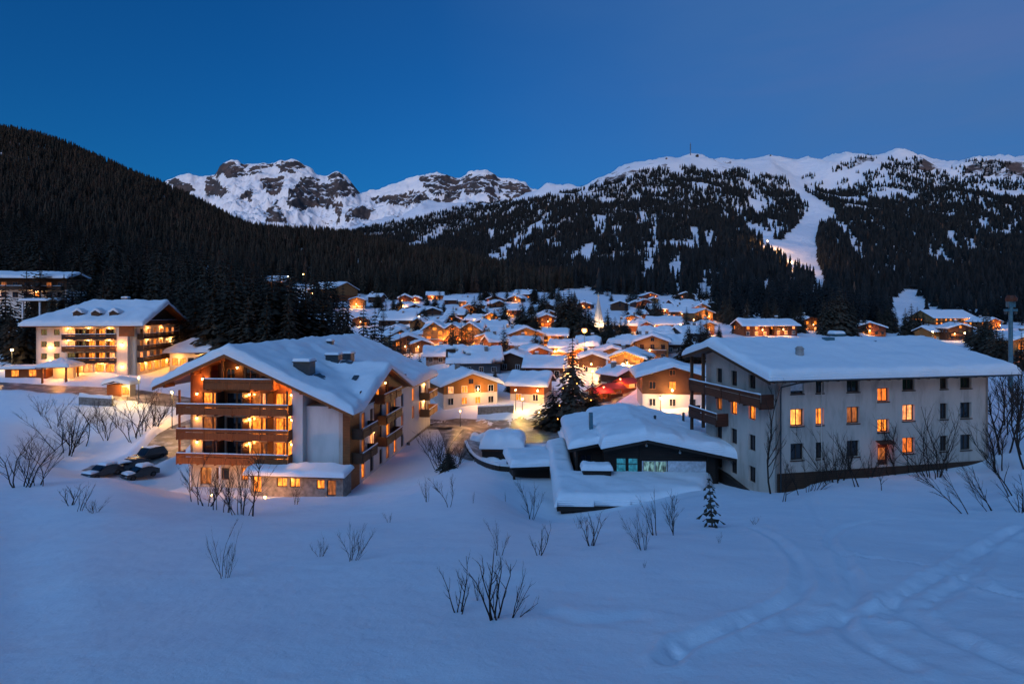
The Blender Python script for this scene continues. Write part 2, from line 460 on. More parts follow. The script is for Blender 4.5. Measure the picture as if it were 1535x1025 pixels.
# road: a ploughed strip that the snow leaves free
road_pts = [((px-CX)/F*D, D) for px, D in ((-700,118),(-300,118),(0,116.5),(150,116),(270,113),(400,110),(550,107),(650,105),(740,104),(815,106),(868,114),(905,124),(940,140),(960,165))]
spur_pts = [((px-CX)/F*D, D) for px, D in ((690,104),(700,97),(708,90),(714,84))]
yard_pts = [((px-CX)/F*D, D) for px, D in ((800,104),(806,97),(808,91))]
park_pts = [((px-CX)/F*D, D) for px, D in ((120,75.5),(185,77),(240,84),(275,95),(330,106))]
roadmask = np.zeros_like(GZ)
def press_road(pts, w):
    global GZ
    d, t = seg_dist(GX, GY, pts)
    zz = np.array([hgt(x, y) for x, y in pts])
    zz = np.convolve(np.pad(zz, 1, mode='edge'), [.25, .5, .25], 'valid')
    zt = np.interp(t, np.arange(len(pts)), zz)
    k = np.clip((w/2+3.0-d)/3.0, 0, 1); k = k*k*(3-2*k)
    bank = np.exp(-((d-(w/2+1.3))/.9)**2)*(.75+.5*n_low)
    GZ = GZ*(1-k)+(zt-.05)*k + np.where(d > w/2, bank, 0)*1.0
    roadmask[d < w/2+.2] = 1
    return zt
lgD = np.log(gD)
def _cell(x, y):
    y = np.maximum(y, 1.001)
    px = CX+F*x/y
    i = np.clip(np.searchsorted(gpx, px)-1, 0, len(gpx)-2)
    j = np.clip(((np.log(y)-lgD[0])/.0125).astype(int), 0, len(gD)-2)
    return i, j, (px-gpx[i])/(gpx[i+1]-gpx[i]), (np.log(y)-lgD[j])/.0125
def hgts(x, y):
    x, y = np.asarray(x, float), np.asarray(y, float)
    i, j, a, b = _cell(x, y)
    return (GZ[i, j]*(1-a)+GZ[i+1, j]*a)*(1-b)+(GZ[i, j+1]*(1-a)+GZ[i+1, j+1]*a)*b
def hgt(x, y): return float(hgts(np.array([x]), np.array([y]))[0])
ROADS = []
for pts, w in ((road_pts, 10.5), (spur_pts, 9.0), (yard_pts, 7.0), (park_pts, 6.0)):
    press_road(pts, w); ROADS.append((pts, w))
# level pads and hollows
def pad(cx, cy, rx, ry, z=None, dz=0, soft=2.5, rot=0):
    global GZ
    c, s = math.cos(rot), math.sin(rot)
    u = (GX-cx)*c+(GY-cy)*s; v = -(GX-cx)*s+(GY-cy)*c
    d = np.maximum(np.abs(u)-rx, np.abs(v)-ry)
    k = np.clip(1-d/soft, 0, 1); k = k*k*(3-2*k)
    zt = z if z is not None else hgt(cx, cy)+dz
    GZ = GZ*(1-k)+zt*k
def hit(px, py, lo=6.0, hi=3000.0):
    """where the sight line through a photograph pixel first meets the land"""
    D = np.exp(np.arange(math.log(lo), math.log(hi), .004))
    x = (px-CX)/F*D
    below = hgts(x, D) >= -(py-HY)/F*D
    k = np.argmax(below) if below.any() else len(D)-1
    return Vector((x[k], D[k], hgt(x[k], D[k])))

# ski tracks and footprints in the near slope
def groove(pix, width, depth, rough=.0, rim=.45):
    global GZ
    pts = [hit(px, py) for px, py in pix]
    near = (GD > 4) & (GD < 60)
    width *= .55; depth *= .85
    d, t = seg_dist(GX[near], GY[near], [(p.x, p.y) for p in pts])
    nz = fbm(GX[near]*1.9, GY[near]*1.9, 3)
    w = width*(1+.3*nz)
    g = -depth*np.exp(-(d/w)**2) + depth*rim*np.exp(-((d-1.9*w)/(w*.8))**2)
    g *= (1+rough*fbm(GX[near]*3.1, GY[near]*3.1, 2)*2)
    GZ[near] += g*np.clip(t*1.5, 0, 1)**.5
def smooth_line(p, n=6):
    p = np.array(p, float); t = np.arange(len(p))
    tq = np.linspace(0, len(p)-1, (len(p)-1)*n+1)
    # Catmull-Rom
    out = []
    for q in tq:
        i = min(int(q), len(p)-2); f = q-i
        p0, p1, p2, p3 = p[max(i-1, 0)], p[i], p[i+1], p[min(i+2, len(p)-1)]
        out.append(.5*((2*p1)+(-p0+p2)*f+(2*p0-5*p1+4*p2-p3)*f*f+(-p0+3*p1-3*p2+p3)*f**3))
    return [tuple(x) for x in out]
groove(smooth_line([(1128,790),(1165,808),(1192,835),(1206,865),(1196,890),(1168,908),(1130,925),(1085,945),(1040,962),(1000,990)]), .30, 0.12, 0.20)
groove(smooth_line([(1345,778),(1300,782),(1262,792),(1245,806),(1252,824),(1290,834),(1340,840),(1400,848)]), .28, 0.11, 0.16)
groove(smooth_line([(1262,828),(1275,860),(1283,890),(1262,925),(1275,950),(1310,975),(1360,1000)]), .30, 0.09, 0.20)
groove(smooth_line([(1530,790),(1490,812),(1450,838),(1410,862),(1370,885),(1335,905)]), .36, 0.12, 0.48)
groove(smooth_line([(1335,905),(1370,925),(1400,945),(1450,965),(1535,1000)]), .40, 0.10, 0.36)
groove(smooth_line([(1440,858),(1480,882),(1535,895)]), .35, 0.12, 0.20)
groove(smooth_line([(1190,712),(1210,738),(1225,765),(1240,790)]), .45, 0.11, 0.40)
groove(smooth_line([(1330,910),(1290,920),(1250,930),(1200,945)]), .35, 0.08, 0.28)
groove(smooth_line([(820,915),(860,928),(900,930),(960,924)]), .5, 0.05, 0.08)
groove(smooth_line([(1490,820),(1460,850),(1430,880),(1390,900),(1340,925)]), .42, 0.08, 0.60)
groove(smooth_line([(1010,985),(1025,960),(1070,942),(1120,930)]), .3, 0.07, 0.52)
# terrain pads under the big houses
pad(-28.0, 64.5, 10.5, 2.5, z=-20.3, soft=3.0, rot=-.097)
pad(-15.0, 84, 4.5, 19, z=-20.3, soft=5, rot=-.097)
# ------------------------------------------------------------------ what grows where (photograph rows of the ground, from the finished land)
GPY = HY-GZ/GD*F
tl = np.array([(500,352),(540,346),(640,326),(720,307),(830,296),(868,286),(900,280),(950,269),(1000,261),(1020,257),(1075,261),(1110,267),(1170,275),(1205,280),(1240,275),(1300,276),(1400,274),(1480,272),(1535,270),(2400,270)], float)
tree_patch = [[(950,270),(960,256),(1000,251),(1006,262),(990,270)],[(1008,259),(1012,252),(1043,251),(1045,259)],[(1084,256),(1110,254),(1142,262),(1142,274),(1110,274),(1088,266)],
   [(1235,256),(1262,244),(1310,234),(1316,238),(1280,250),(1250,258)],[(1310,256),(1330,247),(1376,248),(1378,257),(1340,259)],[(1196,268),(1215,262),(1300,262),(1312,270),(1300,279),(1200,277)],
   [(1400,262),(1440,248),(1480,250),(1535,262),(1535,284),(1410,284)],[(1155,272),(1180,260),(1186,268),(1170,280)],[(868,292),(905,272),(950,268),(900,287)],[(1240,263),(1310,258),(1330,268),(1260,275)],[(1332,262),(1400,256),(1440,268),(1380,279),(1335,275)],[(1128,262),(1165,266),(1168,281),(1138,278)],[(1440,244),(1480,240),(1520,246),(1490,256)],[(1330,240),(1372,236),(1384,246),(1345,252)],[(1205,282),(1290,284),(1300,290),(1210,292)]]
clear_poly = [
   [(1172,250),(1202,250),(1196,270),(1206,290),(1222,298),(1222,305),(1208,305),(1190,290),(1178,268)],           # the ski piste, from the top down
   [(1208,300),(1224,300),(1248,318),(1252,330),(1228,340),(1222,360),(1222,380),(1226,400),(1236,425),(1248,446),(1232,446),(1220,424),(1200,412),(1172,392),(1146,372),(1150,360),(1170,362),(1188,345),(1205,328),(1214,316)],
   [(1100,318),(1112,316),(1122,335),(1150,352),(1165,362),(1150,372),(1128,345)],[(1255,338),(1268,340),(1282,358),(1300,388),(1290,392),(1270,360)],
   [(1385,368),(1396,374),(1402,386),(1390,384)],[(1400,376),(1416,376),(1420,390),(1408,392)],[(1422,348),(1434,356),(1436,374),(1424,366)],[(1446,360),(1460,362),(1464,380),(1452,382)],[(1470,326),(1480,330),(1482,344),(1472,342)],[(1490,344),(1512,346),(1510,356),(1492,352)],
   [(1404,268),(1440,266),(1484,276),(1484,283),(1406,282)],[(1200,272),(1272,272),(1272,288),(1200,288)],[(1240,253),(1380,254),(1382,262),(1320,262),(1240,262)],[(1260,266),(1385,262),(1388,274),(1330,276),(1270,275)],[(1300,288),(1340,286),(1372,292),(1368,298),(1310,296)],[(1275,296),(1296,294),(1300,304),(1280,304)],[(1490,284),(1535,288),(1535,296),(1500,292)],
   [(890,325),(906,325),(908,352),(900,360),(890,350)],[(955,322),(968,322),(968,340),(956,338)],[(970,326),(986,326),(984,358),(974,352)],[(962,372),(985,368),(984,408),(968,426),(960,412)],[(1004,388),(1020,388),(1022,446),(1006,446)],[(1048,424),(1072,424),(1076,452),(1044,452)],[(1036,345),(1046,345),(1046,362),(1038,360)],[(1056,348),(1070,350),(1066,374),(1058,370)],
   [(725,392),(738,378),(770,362),(795,340),(815,326),(820,334),(800,352),(775,372),(745,390)],[(612,368),(640,352),(656,344),(656,358),(640,368),(620,374)],[(728,346),(735,348),(744,366),(736,366)],[(1340,452),(1372,446),(1410,470),(1410,505),(1344,500)],[(1352,440),(1372,440),(1380,470),(1360,470)],
   [(870,372),(888,368),(892,392),(876,396)],[(918,342),(932,345),(934,372),(920,366)],[(1130,425),(1150,420),(1160,440),(1136,444)],[(1180,410),(1190,408),(1196,430),(1184,430)],[(820,362),(836,356),(842,372),(826,380)],
]
piste_poly = clear_poly[:2]
def _grow(q, k):
    cx = sum(p[0] for p in q)/len(q); cy = sum(p[1] for p in q)/len(q)
    return [(cx+(p[0]-cx)*k, cy+(p[1]-cy)*k) for p in q]
piste_poly = clear_poly[:2]
clear_poly = clear_poly[:2]+[_grow(q, 1.22) for q in clear_poly[2:]]
def forest_density(px, py, D, x, y):
    right = (py > np.interp(px, tl[:, 0], tl[:, 1]))
    rag = fbm(x/90+7, y/90+2, 3)*7
    right = (py+rag > np.interp(px, tl[:, 0], tl[:, 1]))
    d = np.where(right, 1.0, 0.0)
    d = np.where((D > 1700) & (px < 820) & ~right, 0, d)
    cl = np.zeros_like(d)
    jx, jy = px+fbm(x/35, y/35+9, 3)*5, py+fbm(x/35+4, y/35, 3)*5
    for q in clear_poly: cl = np.maximum(cl, in_poly(jx, jy, q)*1.0)
    d = d*(1-cl*np.where(px < 1140, .88, .95))
    for q in tree_patch: d = np.maximum(d, .85*in_poly(px+rag*.8, py+rag*.6, q)*(fbm(x/40, y/60, 2) > -.18))
    for q in piste_poly: d = np.where(in_poly(px, py, q) | in_poly(px-2, py+2, q), 0, d)
    glade = fbm(x/70+1.5, y/110+3.3, 4)
    d = np.where((D > 540) & (px > 760), d*np.clip(1+4.5*np.minimum(0, glade+.19), .06, 1), d)
    return d
def visible_rows():
    """for every column the lowest photograph row already covered, walking outwards"""
    return np.minimum.accumulate(GPY, axis=1)
CUM = visible_rows()

tree_pts = {}
def scatter(px0, px1, D0, D1, area, seed, keep):
    r = np.random.RandomState(seed)
    n = int((px1-px0)/F*(D1*D1-D0*D0)/2/area)
    px = r.uniform(px0, px1, n); D = np.sqrt(r.uniform(D0*D0, D1*D1, n))
    x = (px-CX)/F*D
    z = hgts(x, D); py = HY-z/D*F
    ok = r.rand(n) < keep(px, py, D, x)
    px, D, x, z, py = px[ok], D[ok], x[ok], z[ok], py[ok]
    h = r.uniform(14, 26, len(px))*np.interp(D, [200, 1500, 2600], [1, .95, .62])
    i, j, _, _ = _cell(x, D)
    vis = py-h/D*F < CUM[i, j]+1.5
    return np.stack([x, D, z, h], -1)[vis]
lh_foot = np.array([(-900,165),(0,188),(60,178),(150,172),(230,168),(290,165),(345,172),(400,190),(430,285),(500,330),(560,390),(640,440),(700,475),(760,515),(830,560),(900,640)], float)
lh_top = np.array([(-900,2600),(0,1650),(280,1500),(400,1350),(550,1230),(700,1020),(830,860),(900,760)], float)
def keep_left(px, py, D, x):
    a, b = np.interp(px, lh_foot[:, 0], lh_foot[:, 1]), np.interp(px, lh_top[:, 0], lh_top[:, 1])
    k = (D > a) & (D < b) & (px < 880)
    # glades with houses at the foot of the hill
    hole = ((np.hypot((px-445)/60, (py-438)/14) < 1) & (D < 480)) | ((np.hypot((px-545)/42, (py-458)/16) < 1) & (D < 480)) | (np.hypot((px-312)/9, (py-412)/12) < 1) | ((px < 100) & (D < 215) & (py > 436))
    return np.where(k & ~hole, 1.0, 0.0)
left_pts = scatter(-160, 880, 165, 1700, 50, 11, keep_left)
def keep_mid(px, py, D, x):
    k = np.where((px > 760) | (D > 1250), forest_density(px, py, D, x, D), 0)
    edge = np.interp(px, [780, 880, 900, 1060, 1085, 1330, 1345, 1405, 1420, 1720], [640, 600, 515, 500, 265, 265, 560, 560, 420, 400])+fbm(x/25, D/25, 3)*60
    k = np.where(D > edge, k, 0)
    for hx, hy, w_ in ((1134,504,24),(1178,503,22),(1216,496,16),(1304,502,25),(1432,487,38),(1489,494,18)):
        k = np.where((np.abs(px-hx) < w_) & (py > hy-5), 0, k)
    return k
mid_pts = scatter(480, 1720, 250, 2700, 66, 12, keep_mid)

# ------------------------------------------------------------------ a spruce seen near, and its simple far version
def spruce_np(seed, tiers, spokes, segs, droop=.28, width=.19):
    """whorls of drooping boughs made of many small needle sprays; unit height"""
    r = np.random.RandomState(seed)
    V, Fc = [], []
    for t in range(tiers):
        u = t/(tiers-1)
        z = .07+.90*u**.92
        L = width*(1-u)**.80*(1+.14*r.randn())+.012
        n = max(4, int(spokes*(1-.45*u)))
        a0 = r.rand()*6.28
        for k in range(n):
            a = a0+6.283*k/n+.25*r.randn()
            l = L*(.72+.5*r.rand())
            ca, sa = math.cos(a), math.sin(a)
            up = .25*(u-.35)
            for s in range(segs):
                f0, f1 = s/segs, (s+1.25)/segs
                w = l*.30*(1-.6*f0)*(.8+.5*r.rand())
                z0 = z+l*(up*f0-droop*f0*f0*1.5); z1 = z+l*(up*f1-droop*f1*f1*1.5)-.006*r.rand()
                p0 = np.array([ca*l*f0, sa*l*f0, z0]); p1 = np.array([ca*l*f1, sa*l*f1, z1])
                sd = np.array([-sa, ca, 0])*w
                dn = np.array([0, 0, -w*.55])
                b = len(V)
                V += [p0, p1+sd*.15, (p0+p1)/2+sd+dn, (p0+p1)/2-sd+dn]
                Fc += [(b, b+1, b+2), (b, b+3, b+1)]
    # leader
    b = len(V)
    V += [np.array([.006, 0, .93]), np.array([-.004, .006, .93]), np.array([-.004, -.006, .93]), np.array([0, 0, 1.0])]
    Fc += [(b, b+1, b+3), (b+1, b+2, b+3), (b+2, b, b+3)]
    return np.array(V), np.array(Fc)
def cone_tree(seed, tiers, n, width=.17):
    r = np.random.RandomState(seed)
    V, Fc = [], []
    for t in range(tiers):
        u = t/tiers
        zb, zt = .05+.93*u, .05+.93*min(1, (t+1.9)/tiers)
        zt = min(zt, 1.0)
        rad = width*(1-u)**.85*(1+.12*r.randn())
        b = len(V)
        a0 = r.rand()*6.28
        for k in range(n):
            a = a0+6.283*k/n
            q = rad*(1.0 if k % 2 else .62)*(.8+.4*r.rand())
            V.append(np.array([q*math.cos(a), q*math.sin(a), zb-(.03 if k % 2 else -.01)+.012*r.randn()]))
        V.append(np.array([.01*r.randn(), .01*r.randn(), zt]))
        Fc += [(b+k, b+(k+1) % n, b+n) for k in range(n)]
    return np.array(V), np.array(Fc)
def forest_mesh(name, groups, mat, mat2, seed, label, frac2=.06):
    r = np.random.RandomState(seed)
    Vs, Fs, Ms, Ts, off = [], [], [], [], 0
    jobs = []
    for pts, protos in groups:
        which = r.randint(0, len(protos), len(pts))
        jobs += [(pts[which == k], pv, pf) for k, (pv, pf) in enumerate(protos)]
    for q, pv, pf in jobs:
        if not len(q): continue
        a = r.uniform(0, 6.28, len(q)); w = r.uniform(.8, 1.3, len(q))
        h = q[:, 3]
        c, s = np.cos(a)*h*w, np.sin(a)*h*w
        X = q[:, 0:1]+c[:, None]*pv[None, :, 0]-s[:, None]*pv[None, :, 1]
        Y = q[:, 1:2]+s[:, None]*pv[None, :, 0]+c[:, None]*pv[None, :, 1]
        Z = q[:, 2:3]-.4+h[:, None]*pv[None, :, 2]
        V = np.stack([X, Y, Z], -1).reshape(-1, 3)
        Fq = (pf[None]+(np.arange(len(q))*len(pv))[:, None, None]).reshape(-1, 3)+off
        Vs.append(V); Fs.append(Fq); off += len(V)
        Ts.append(np.repeat(r.uniform(-.55, .9, len(q))*r.uniform(.3, 1, len(q)), len(pv)))
        Ms.append(np.repeat((r.rand(len(q)) < frac2).astype(np.int32), len(pf)))
    o = np_mesh(name, np.concatenate(Vs), np.concatenate(Fs), [mat, mat2], False, None, {'tone': np.concatenate(Ts)}, np.concatenate(Ms))
    tag(o, label, 'forest', kind='stuff')
    return o
# the largest-looking trees at the foot of the hills become individuals (next chapter); the rest are the woods
px_l = CX+F*left_pts[:, 0]/left_pts[:, 1]
inview = (px_l > -12) & (px_l < 900)
szl = np.where(inview, left_pts[:, 3]/left_pts[:, 1], 0)
order = np.argsort(-szl)
N_IND_LEFT = 62
ind_left = left_pts[order[:N_IND_LEFT]]
rest_left = left_pts[order[N_IND_LEFT:]]
print('left', len(left_pts), 'mid', len(mid_pts))
near = rest_left[:, 1] < 480; midd = (~near) & (rest_left[:, 1] < 800)
P_HI = [cone_tree(s, 10, 12) for s in (1, 2, 3, 4)]
P_MD = [cone_tree(s, 8, 10, .18) for s in (5, 6, 7)]
P_LO = [cone_tree(s, 5, 8, .19) for s in (8, 9, 10)]
P_SP = [spruce_np(s, 15, 8, 2) for s in (21, 22, 23)]
# ------------------------------------------------------------------ ground sheets
def m_land(name, rocky):
    m, nt, b = new_mat(name)
    g = nt.nodes.new('ShaderNodeNewGeometry')
    pos = g.outputs['Position']
    f = noise(nt, pos, .55 if not rocky else .02, 8, .6)
    c = ramp(nt, f, [(.3, (.74, .78, .84)), (.7, (.80, .83, .87))])
    if rocky:
        sep = nt.nodes.new('ShaderNodeSeparateXYZ'); nt.links.new(g.outputs['Normal'], sep.inputs[0])
        mpk = nt.nodes.new('ShaderNodeMapping'); mpk.inputs['Scale'].default_value = (1, 1, 2.2); nt.links.new(pos, mpk.inputs[0])
        k = noise(nt, mpk.outputs[0], .018 if rocky == 2 else .017, 10, .76)
        ad = nt.nodes.new('ShaderNodeMath'); ad.operation = 'MULTIPLY_ADD'; ad.inputs[1].default_value = .95 if rocky == 2 else 1.25
        nt.links.new(k, ad.inputs[0]); nt.links.new(sep.outputs['Z'], ad.inputs[2])
        at = nt.nodes.new('ShaderNodeAttribute'); at.attribute_name = 'rock'
        sb = nt.nodes.new('ShaderNodeMath'); sb.operation = 'SUBTRACT'
        nt.links.new(ad.outputs[0], sb.inputs[0]); nt.links.new(at.outputs['Fac'], sb.inputs[1])
        s = ramp(nt, sb.outputs[0], [(.90 if rocky == 1 else .62, 0.0), (.97 if rocky == 1 else .72, 1.0)])
        tone = noise(nt, pos, .006, 5, .6)
        rockc = ramp(nt, tone, [(.35, (.040, .040, .046)), (.5, (.070, .060, .060)), (.68, (.125, .088, .076))])
        streak = noise(nt, pos, .035, 6, .7)
        rockc = mix_col(nt, .75, rockc, ramp(nt, streak, [(.3, .4), (.7, 1.3)]), 'MULTIPLY')
        c = mix_col(nt, s, rockc, c)
    at2 = nt.nodes.new('ShaderNodeAttribute'); at2.attribute_name = 'brush'
    k2 = noise(nt, pos, .35 if rocky else 1.6, 6, .7)
    mu = nt.nodes.new('ShaderNodeMath'); mu.operation = 'MULTIPLY_ADD'; mu.inputs[1].default_value = 1.0
    nt.links.new(k2, mu.inputs[0]); nt.links.new(at2.outputs['Fac'], mu.inputs[2])
    s2 = ramp(nt, mu.outputs[0], [(.98, 0.0), (1.10, 1.0)])
    c = mix_col(nt, s2, c, (.045, .035, .028))
    nt.links.new(c, b.inputs['Base Color'])
    b.inputs['Roughness'].default_value = .7; b.inputs['Specular IOR Level'].default_value = .2
    if not rocky:
        fine = noise(nt, pos, 9.0, 8, .72)
        mx = nt.nodes.new('ShaderNodeMath'); mx.operation = 'MULTIPLY_ADD'; mx.inputs[1].default_value = .25
        nt.links.new(fine, mx.inputs[0]); nt.links.new(f, mx.inputs[2])
        bump(nt, b, mx.outputs[0], .8, .13)
    else:
        bump(nt, b, noise(nt, pos, .05, 8, .7), .6, 8.0)
    return m
GPY = HY-GZ/GD*F
brush = np.zeros_like(GZ)
# needle litter and shade plants under the dense wood of the hill
kl = keep_left(GPX, GPY, GD, GX)
brush = np.where((kl > 0) & (GD > 230), .42, brush)
fd = forest_density(GPX, GPY, GD, GX, GY)
brush = np.where((GD > 560) & (kl == 0), .40*fd, brush)
rock = np.where(GD > 1500, .02, -.4)
for q in ([(868,294),(890,268),(950,248),(1000,238),(1012,262),(950,276),(900,288)],[(1055,234),(1095,237),(1100,256),(1070,256)],[(1365,232),(1412,240),(1410,262),(1372,256)],[(1436,246),(1470,236),(1540,236),(1540,272),(1450,268)],[(1255,244),(1310,230),(1320,240),(1275,254)],[(1140,236),(1156,232),(1150,246)]):
    rock = np.where((GD > 1400) & in_poly(GPX+6*fbm(GX/90, GY/90, 3), GPY+4*fbm(GX/90+5, GY/90, 3), q), .60, rock)
j0 = int(np.searchsorted(gD, 560))
def sheet(name, j_a, j_b, mat):
    nx = len(gpx); nj = j_b-j_a
    V = np.stack([GX[:, j_a:j_b], GY[:, j_a:j_b], GZ[:, j_a:j_b]], -1).reshape(-1, 3)
    idx = np.arange(nx*nj).reshape(nx, nj)
    Fq = np.stack([idx[:-1, :-1], idx[1:, :-1], idx[1:, 1:], idx[:-1, 1:]], -1).reshape(-1, 4)
    o = np_mesh(name, V, Fq, [mat], True, None, {'brush': brush[:, j_a:j_b], 'rock': rock[:, j_a:j_b]})
    return tag(o, kind='structure')
g1 = sheet('snow_ground', 0, j0+1, m_land('snow_field', 0)); g1['label'] = 'blue snow slope and valley floor'
g2 = sheet('mountainside', j0, len(gD), m_land('snowy_mountainside', 2)); g2['label'] = 'forested ski mountain with snowy top'

# the hill the viewer stands on goes on rising behind: unseen, shaped to keep the low western glow off the valley
def back_hill():
    xs, ys = np.linspace(-2600, 2600, 131), -np.exp(np.linspace(math.log(30), math.log(1100), 50))
    X, Y = np.meshgrid(xs, ys, indexing='ij')
    t = np.clip((-Y-30)/620, 0, 1)
    Z = -2+300*t*t*(3-2*t)+25*fbm(X/180, Y/180, 4)*t-np.where(-Y > 700, (-Y-700)*.3, 0)
    nx, nj = X.shape
    idx = np.arange(nx*nj).reshape(nx, nj)
    Fq = np.stack([idx[:-1, :-1], idx[:-1, 1:], idx[1:, 1:], idx[1:, :-1]], -1).reshape(-1, 4)
    o = np_mesh('hill', np.stack([X, Y, Z], -1).reshape(-1, 3), Fq, [m_land('wooded_hill', 2)], True, None, {'brush': np.full(X.shape, .40), 'rock': np.full(X.shape, -.4)})
    o['label'] = 'unseen wooded hill behind the viewpoint, shaped to shade the valley'
    tag(o, kind='structure')
back_hill()
# roads
def road_mesh(name, pts, w):
    pts = smooth_line(pts, 8)
    V, Fq = [], []
    for i, p in enumerate(pts):
        a = np.array(pts[max(i-1, 0)]); c = np.array(pts[min(i+1, len(pts)-1)])
        d = c-a; d = d/np.hypot(*d); nrm = np.array([-d[1], d[0]])
        for k in range(9):
            q = np.array(p)+nrm*w*(k/8-.5)
            V.append((q[0], q[1], hgt(q[0], q[1])+.07))
    for i in range(len(pts)-1):
        for k in range(8):
            a = i*9+k; Fq.append((a, a+9, a+10, a+1))
    m = np_mesh(name, np.array(V), np.array(Fq), [M['road']], True)
    return tag(m, kind='structure')
m, nt, b = new_mat('ploughed_road')
g = nt.nodes.new('ShaderNodeNewGeometry')
k = noise(nt, g.outputs['Position'], .5, 7, .65)
c = ramp(nt, k, [(.36, (.07, .062, .055)), (.52, (.16, .15, .14)), (.66, (.45, .44, .44))])
nt.links.new(c, b.inputs['Base Color']); b.inputs['Roughness'].default_value = .5
bump(nt, b, k, .4, .05)
M['road'] = m
for i, (pts, w) in enumerate(ROADS):
    road_mesh('road' if i == 0 else 'driveway', pts, w)

# the rocky range far behind
def far_range():
    sil = np.array([(150,300),(210,290),(250,270),(270,262),(285,261),(305,263),(322,263),(330,248),(340,242),(350,240),(358,243),(366,247),(390,245),(412,243),(425,240),(437,237),(447,241),(456,247),(466,252),(478,262),(487,265),(494,262),(508,256),(518,263),(528,274),(541,289),(560,285),(580,278),(600,271),(620,265),(640,259),(655,257),(668,262),(683,266),(692,266),(702,259),(715,255),(725,254),(738,259),(748,266),(762,267),(776,270),(786,273),(796,281),(808,286),(822,288),(835,292),(870,297),(930,310),(1000,330)], float)
    px = np.arange(150, 1000, 1.6); t = np.linspace(0, 1.15, 190)
    D0, D1 = 3600, 5600
    PX, T = np.meshgrid(px, t, indexing='ij')
    Dd = D0+(D1-D0)*T
    top = np.interp(px, sil[:, 0], sil[:, 1])[:, None]
    base_z = -(372-HY)/F*D0
    # steep shoulders: each summit carries its own face below it
    ztop = -(top-HY)/F*D1
    zt = base_z+(ztop-base_z)*np.where(T < 1, .30*T+.70*T**2.3, 1-(T-1)*2.2)
    X = (PX-CX)/F*Dd
    env = np.sin(np.clip(T, 0, 1)*math.pi)**.7
    r1 = ridged(X/520+3.1, Dd/620+.4, 6)-.55
    r2 = ridged(X/190+1.1, Dd/150+2.4, 5)-.5
    Z = zt+env*(270*r1+170*r2)+env*60*(ridged(X/75+4, Dd/60+1, 4)-.5)+np.clip(T, 0, 1)*22*fbm(X/60, Dd/60, 4)
    py = HY-Z/Dd*F
    rock = np.full(X.shape, .0)
    polys = [[(250,268),(262,264),(280,272),(292,284),(270,290)],[(304,266),(318,262),(334,280),(350,292),(310,296)],[(324,266),(332,246),(350,242),(360,246),(375,246),(368,258),(372,266),(350,268),(335,262)],[(369,258),(380,246),(405,243),(408,250),(385,260),(374,264)],[(410,248),(422,244),(450,244),(462,252),(440,256),(452,262),(420,262)],[(388,268),(400,262),(424,268),(420,284),(412,294),(396,288)],[(436,282),(450,266),(468,264),(480,272),(470,284),(450,292),(436,292)],[(430,302),(450,290),(475,276),(500,272),(506,300),(490,312),(450,314)],[(490,266),(508,258),(526,274),(542,291),(520,297),(500,290)],[(394,322),(410,298),(422,312),(432,334),(400,336)],[(552,296),(580,292),(640,294),(688,300),(640,307),(560,307)],[(610,288),(640,288),(636,297),(612,297)],[(500,304),(514,302),(514,318),(502,334)],[(513,318),(540,310),(564,318),(558,328),(520,332)],[(566,336),(590,322),(612,326),(612,342),(570,344)],[(630,266),(650,262),(668,264),(692,270),(692,288),(670,292),(646,290),(634,278)],[(690,268),(705,260),(738,262),(746,274),(744,290),(722,294),(694,290)],[(742,270),(760,272),(780,276),(800,284),(806,298),(780,296),(752,292)],[(666,288),(690,286),(694,300),(668,300)],[(732,292),(748,296),(752,306),(736,306)],[(372,285),(384,282),(370,300),(352,304)]]
    jx = PX+fbm(X/120, Dd/120, 4)*9; jy = py+fbm(X/120+8, Dd/120, 4)*7
    for q in polys: rock = np.maximum(rock, in_poly(jx, jy, q)*.52)
    rock = np.where(rock > 0, rock+.36*fbm(X/70, Dd/50, 4), -.08)
    rock = np.where(T > 1, -.3, rock)
    nx, nj = X.shape
    V = np.stack([X, Dd, Z], -1).reshape(-1, 3)
    idx = np.arange(nx*nj).reshape(nx, nj)
    Fq = np.stack([idx[:-1, :-1], idx[1:, :-1], idx[1:, 1:], idx[:-1, 1:]], -1).reshape(-1, 4)
    o = np_mesh('rocky_mountains', V, Fq, [m_land('rock_and_snow', 1)], True, None, {'rock': rock, 'brush': np.zeros_like(rock)})
    o['label'] = 'distant craggy mountains under patchy snow'
    return tag(o, kind='structure')
far_range()

dl = rest_left[:, 1]
forest_mesh('hillside_forest', [(rest_left[dl < 470], P_SP), (rest_left[dl >= 470], P_HI)], M['needles'], M['needles_brown'], 5, 'dense dark spruce forest covering the near hillside', .12)  # brown share puts the village light's warm tint into the trees
dm = mid_pts[:, 1]
forest_mesh('mountain_forest', [(mid_pts[dm < 480], P_SP), (mid_pts[(dm >= 480) & (dm < 1000)], P_MD), (mid_pts[dm >= 1000], P_LO)], M['needles_far'], M['needles_brown'], 6, 'patchy spruce forest on the ski mountain slopes', .015)
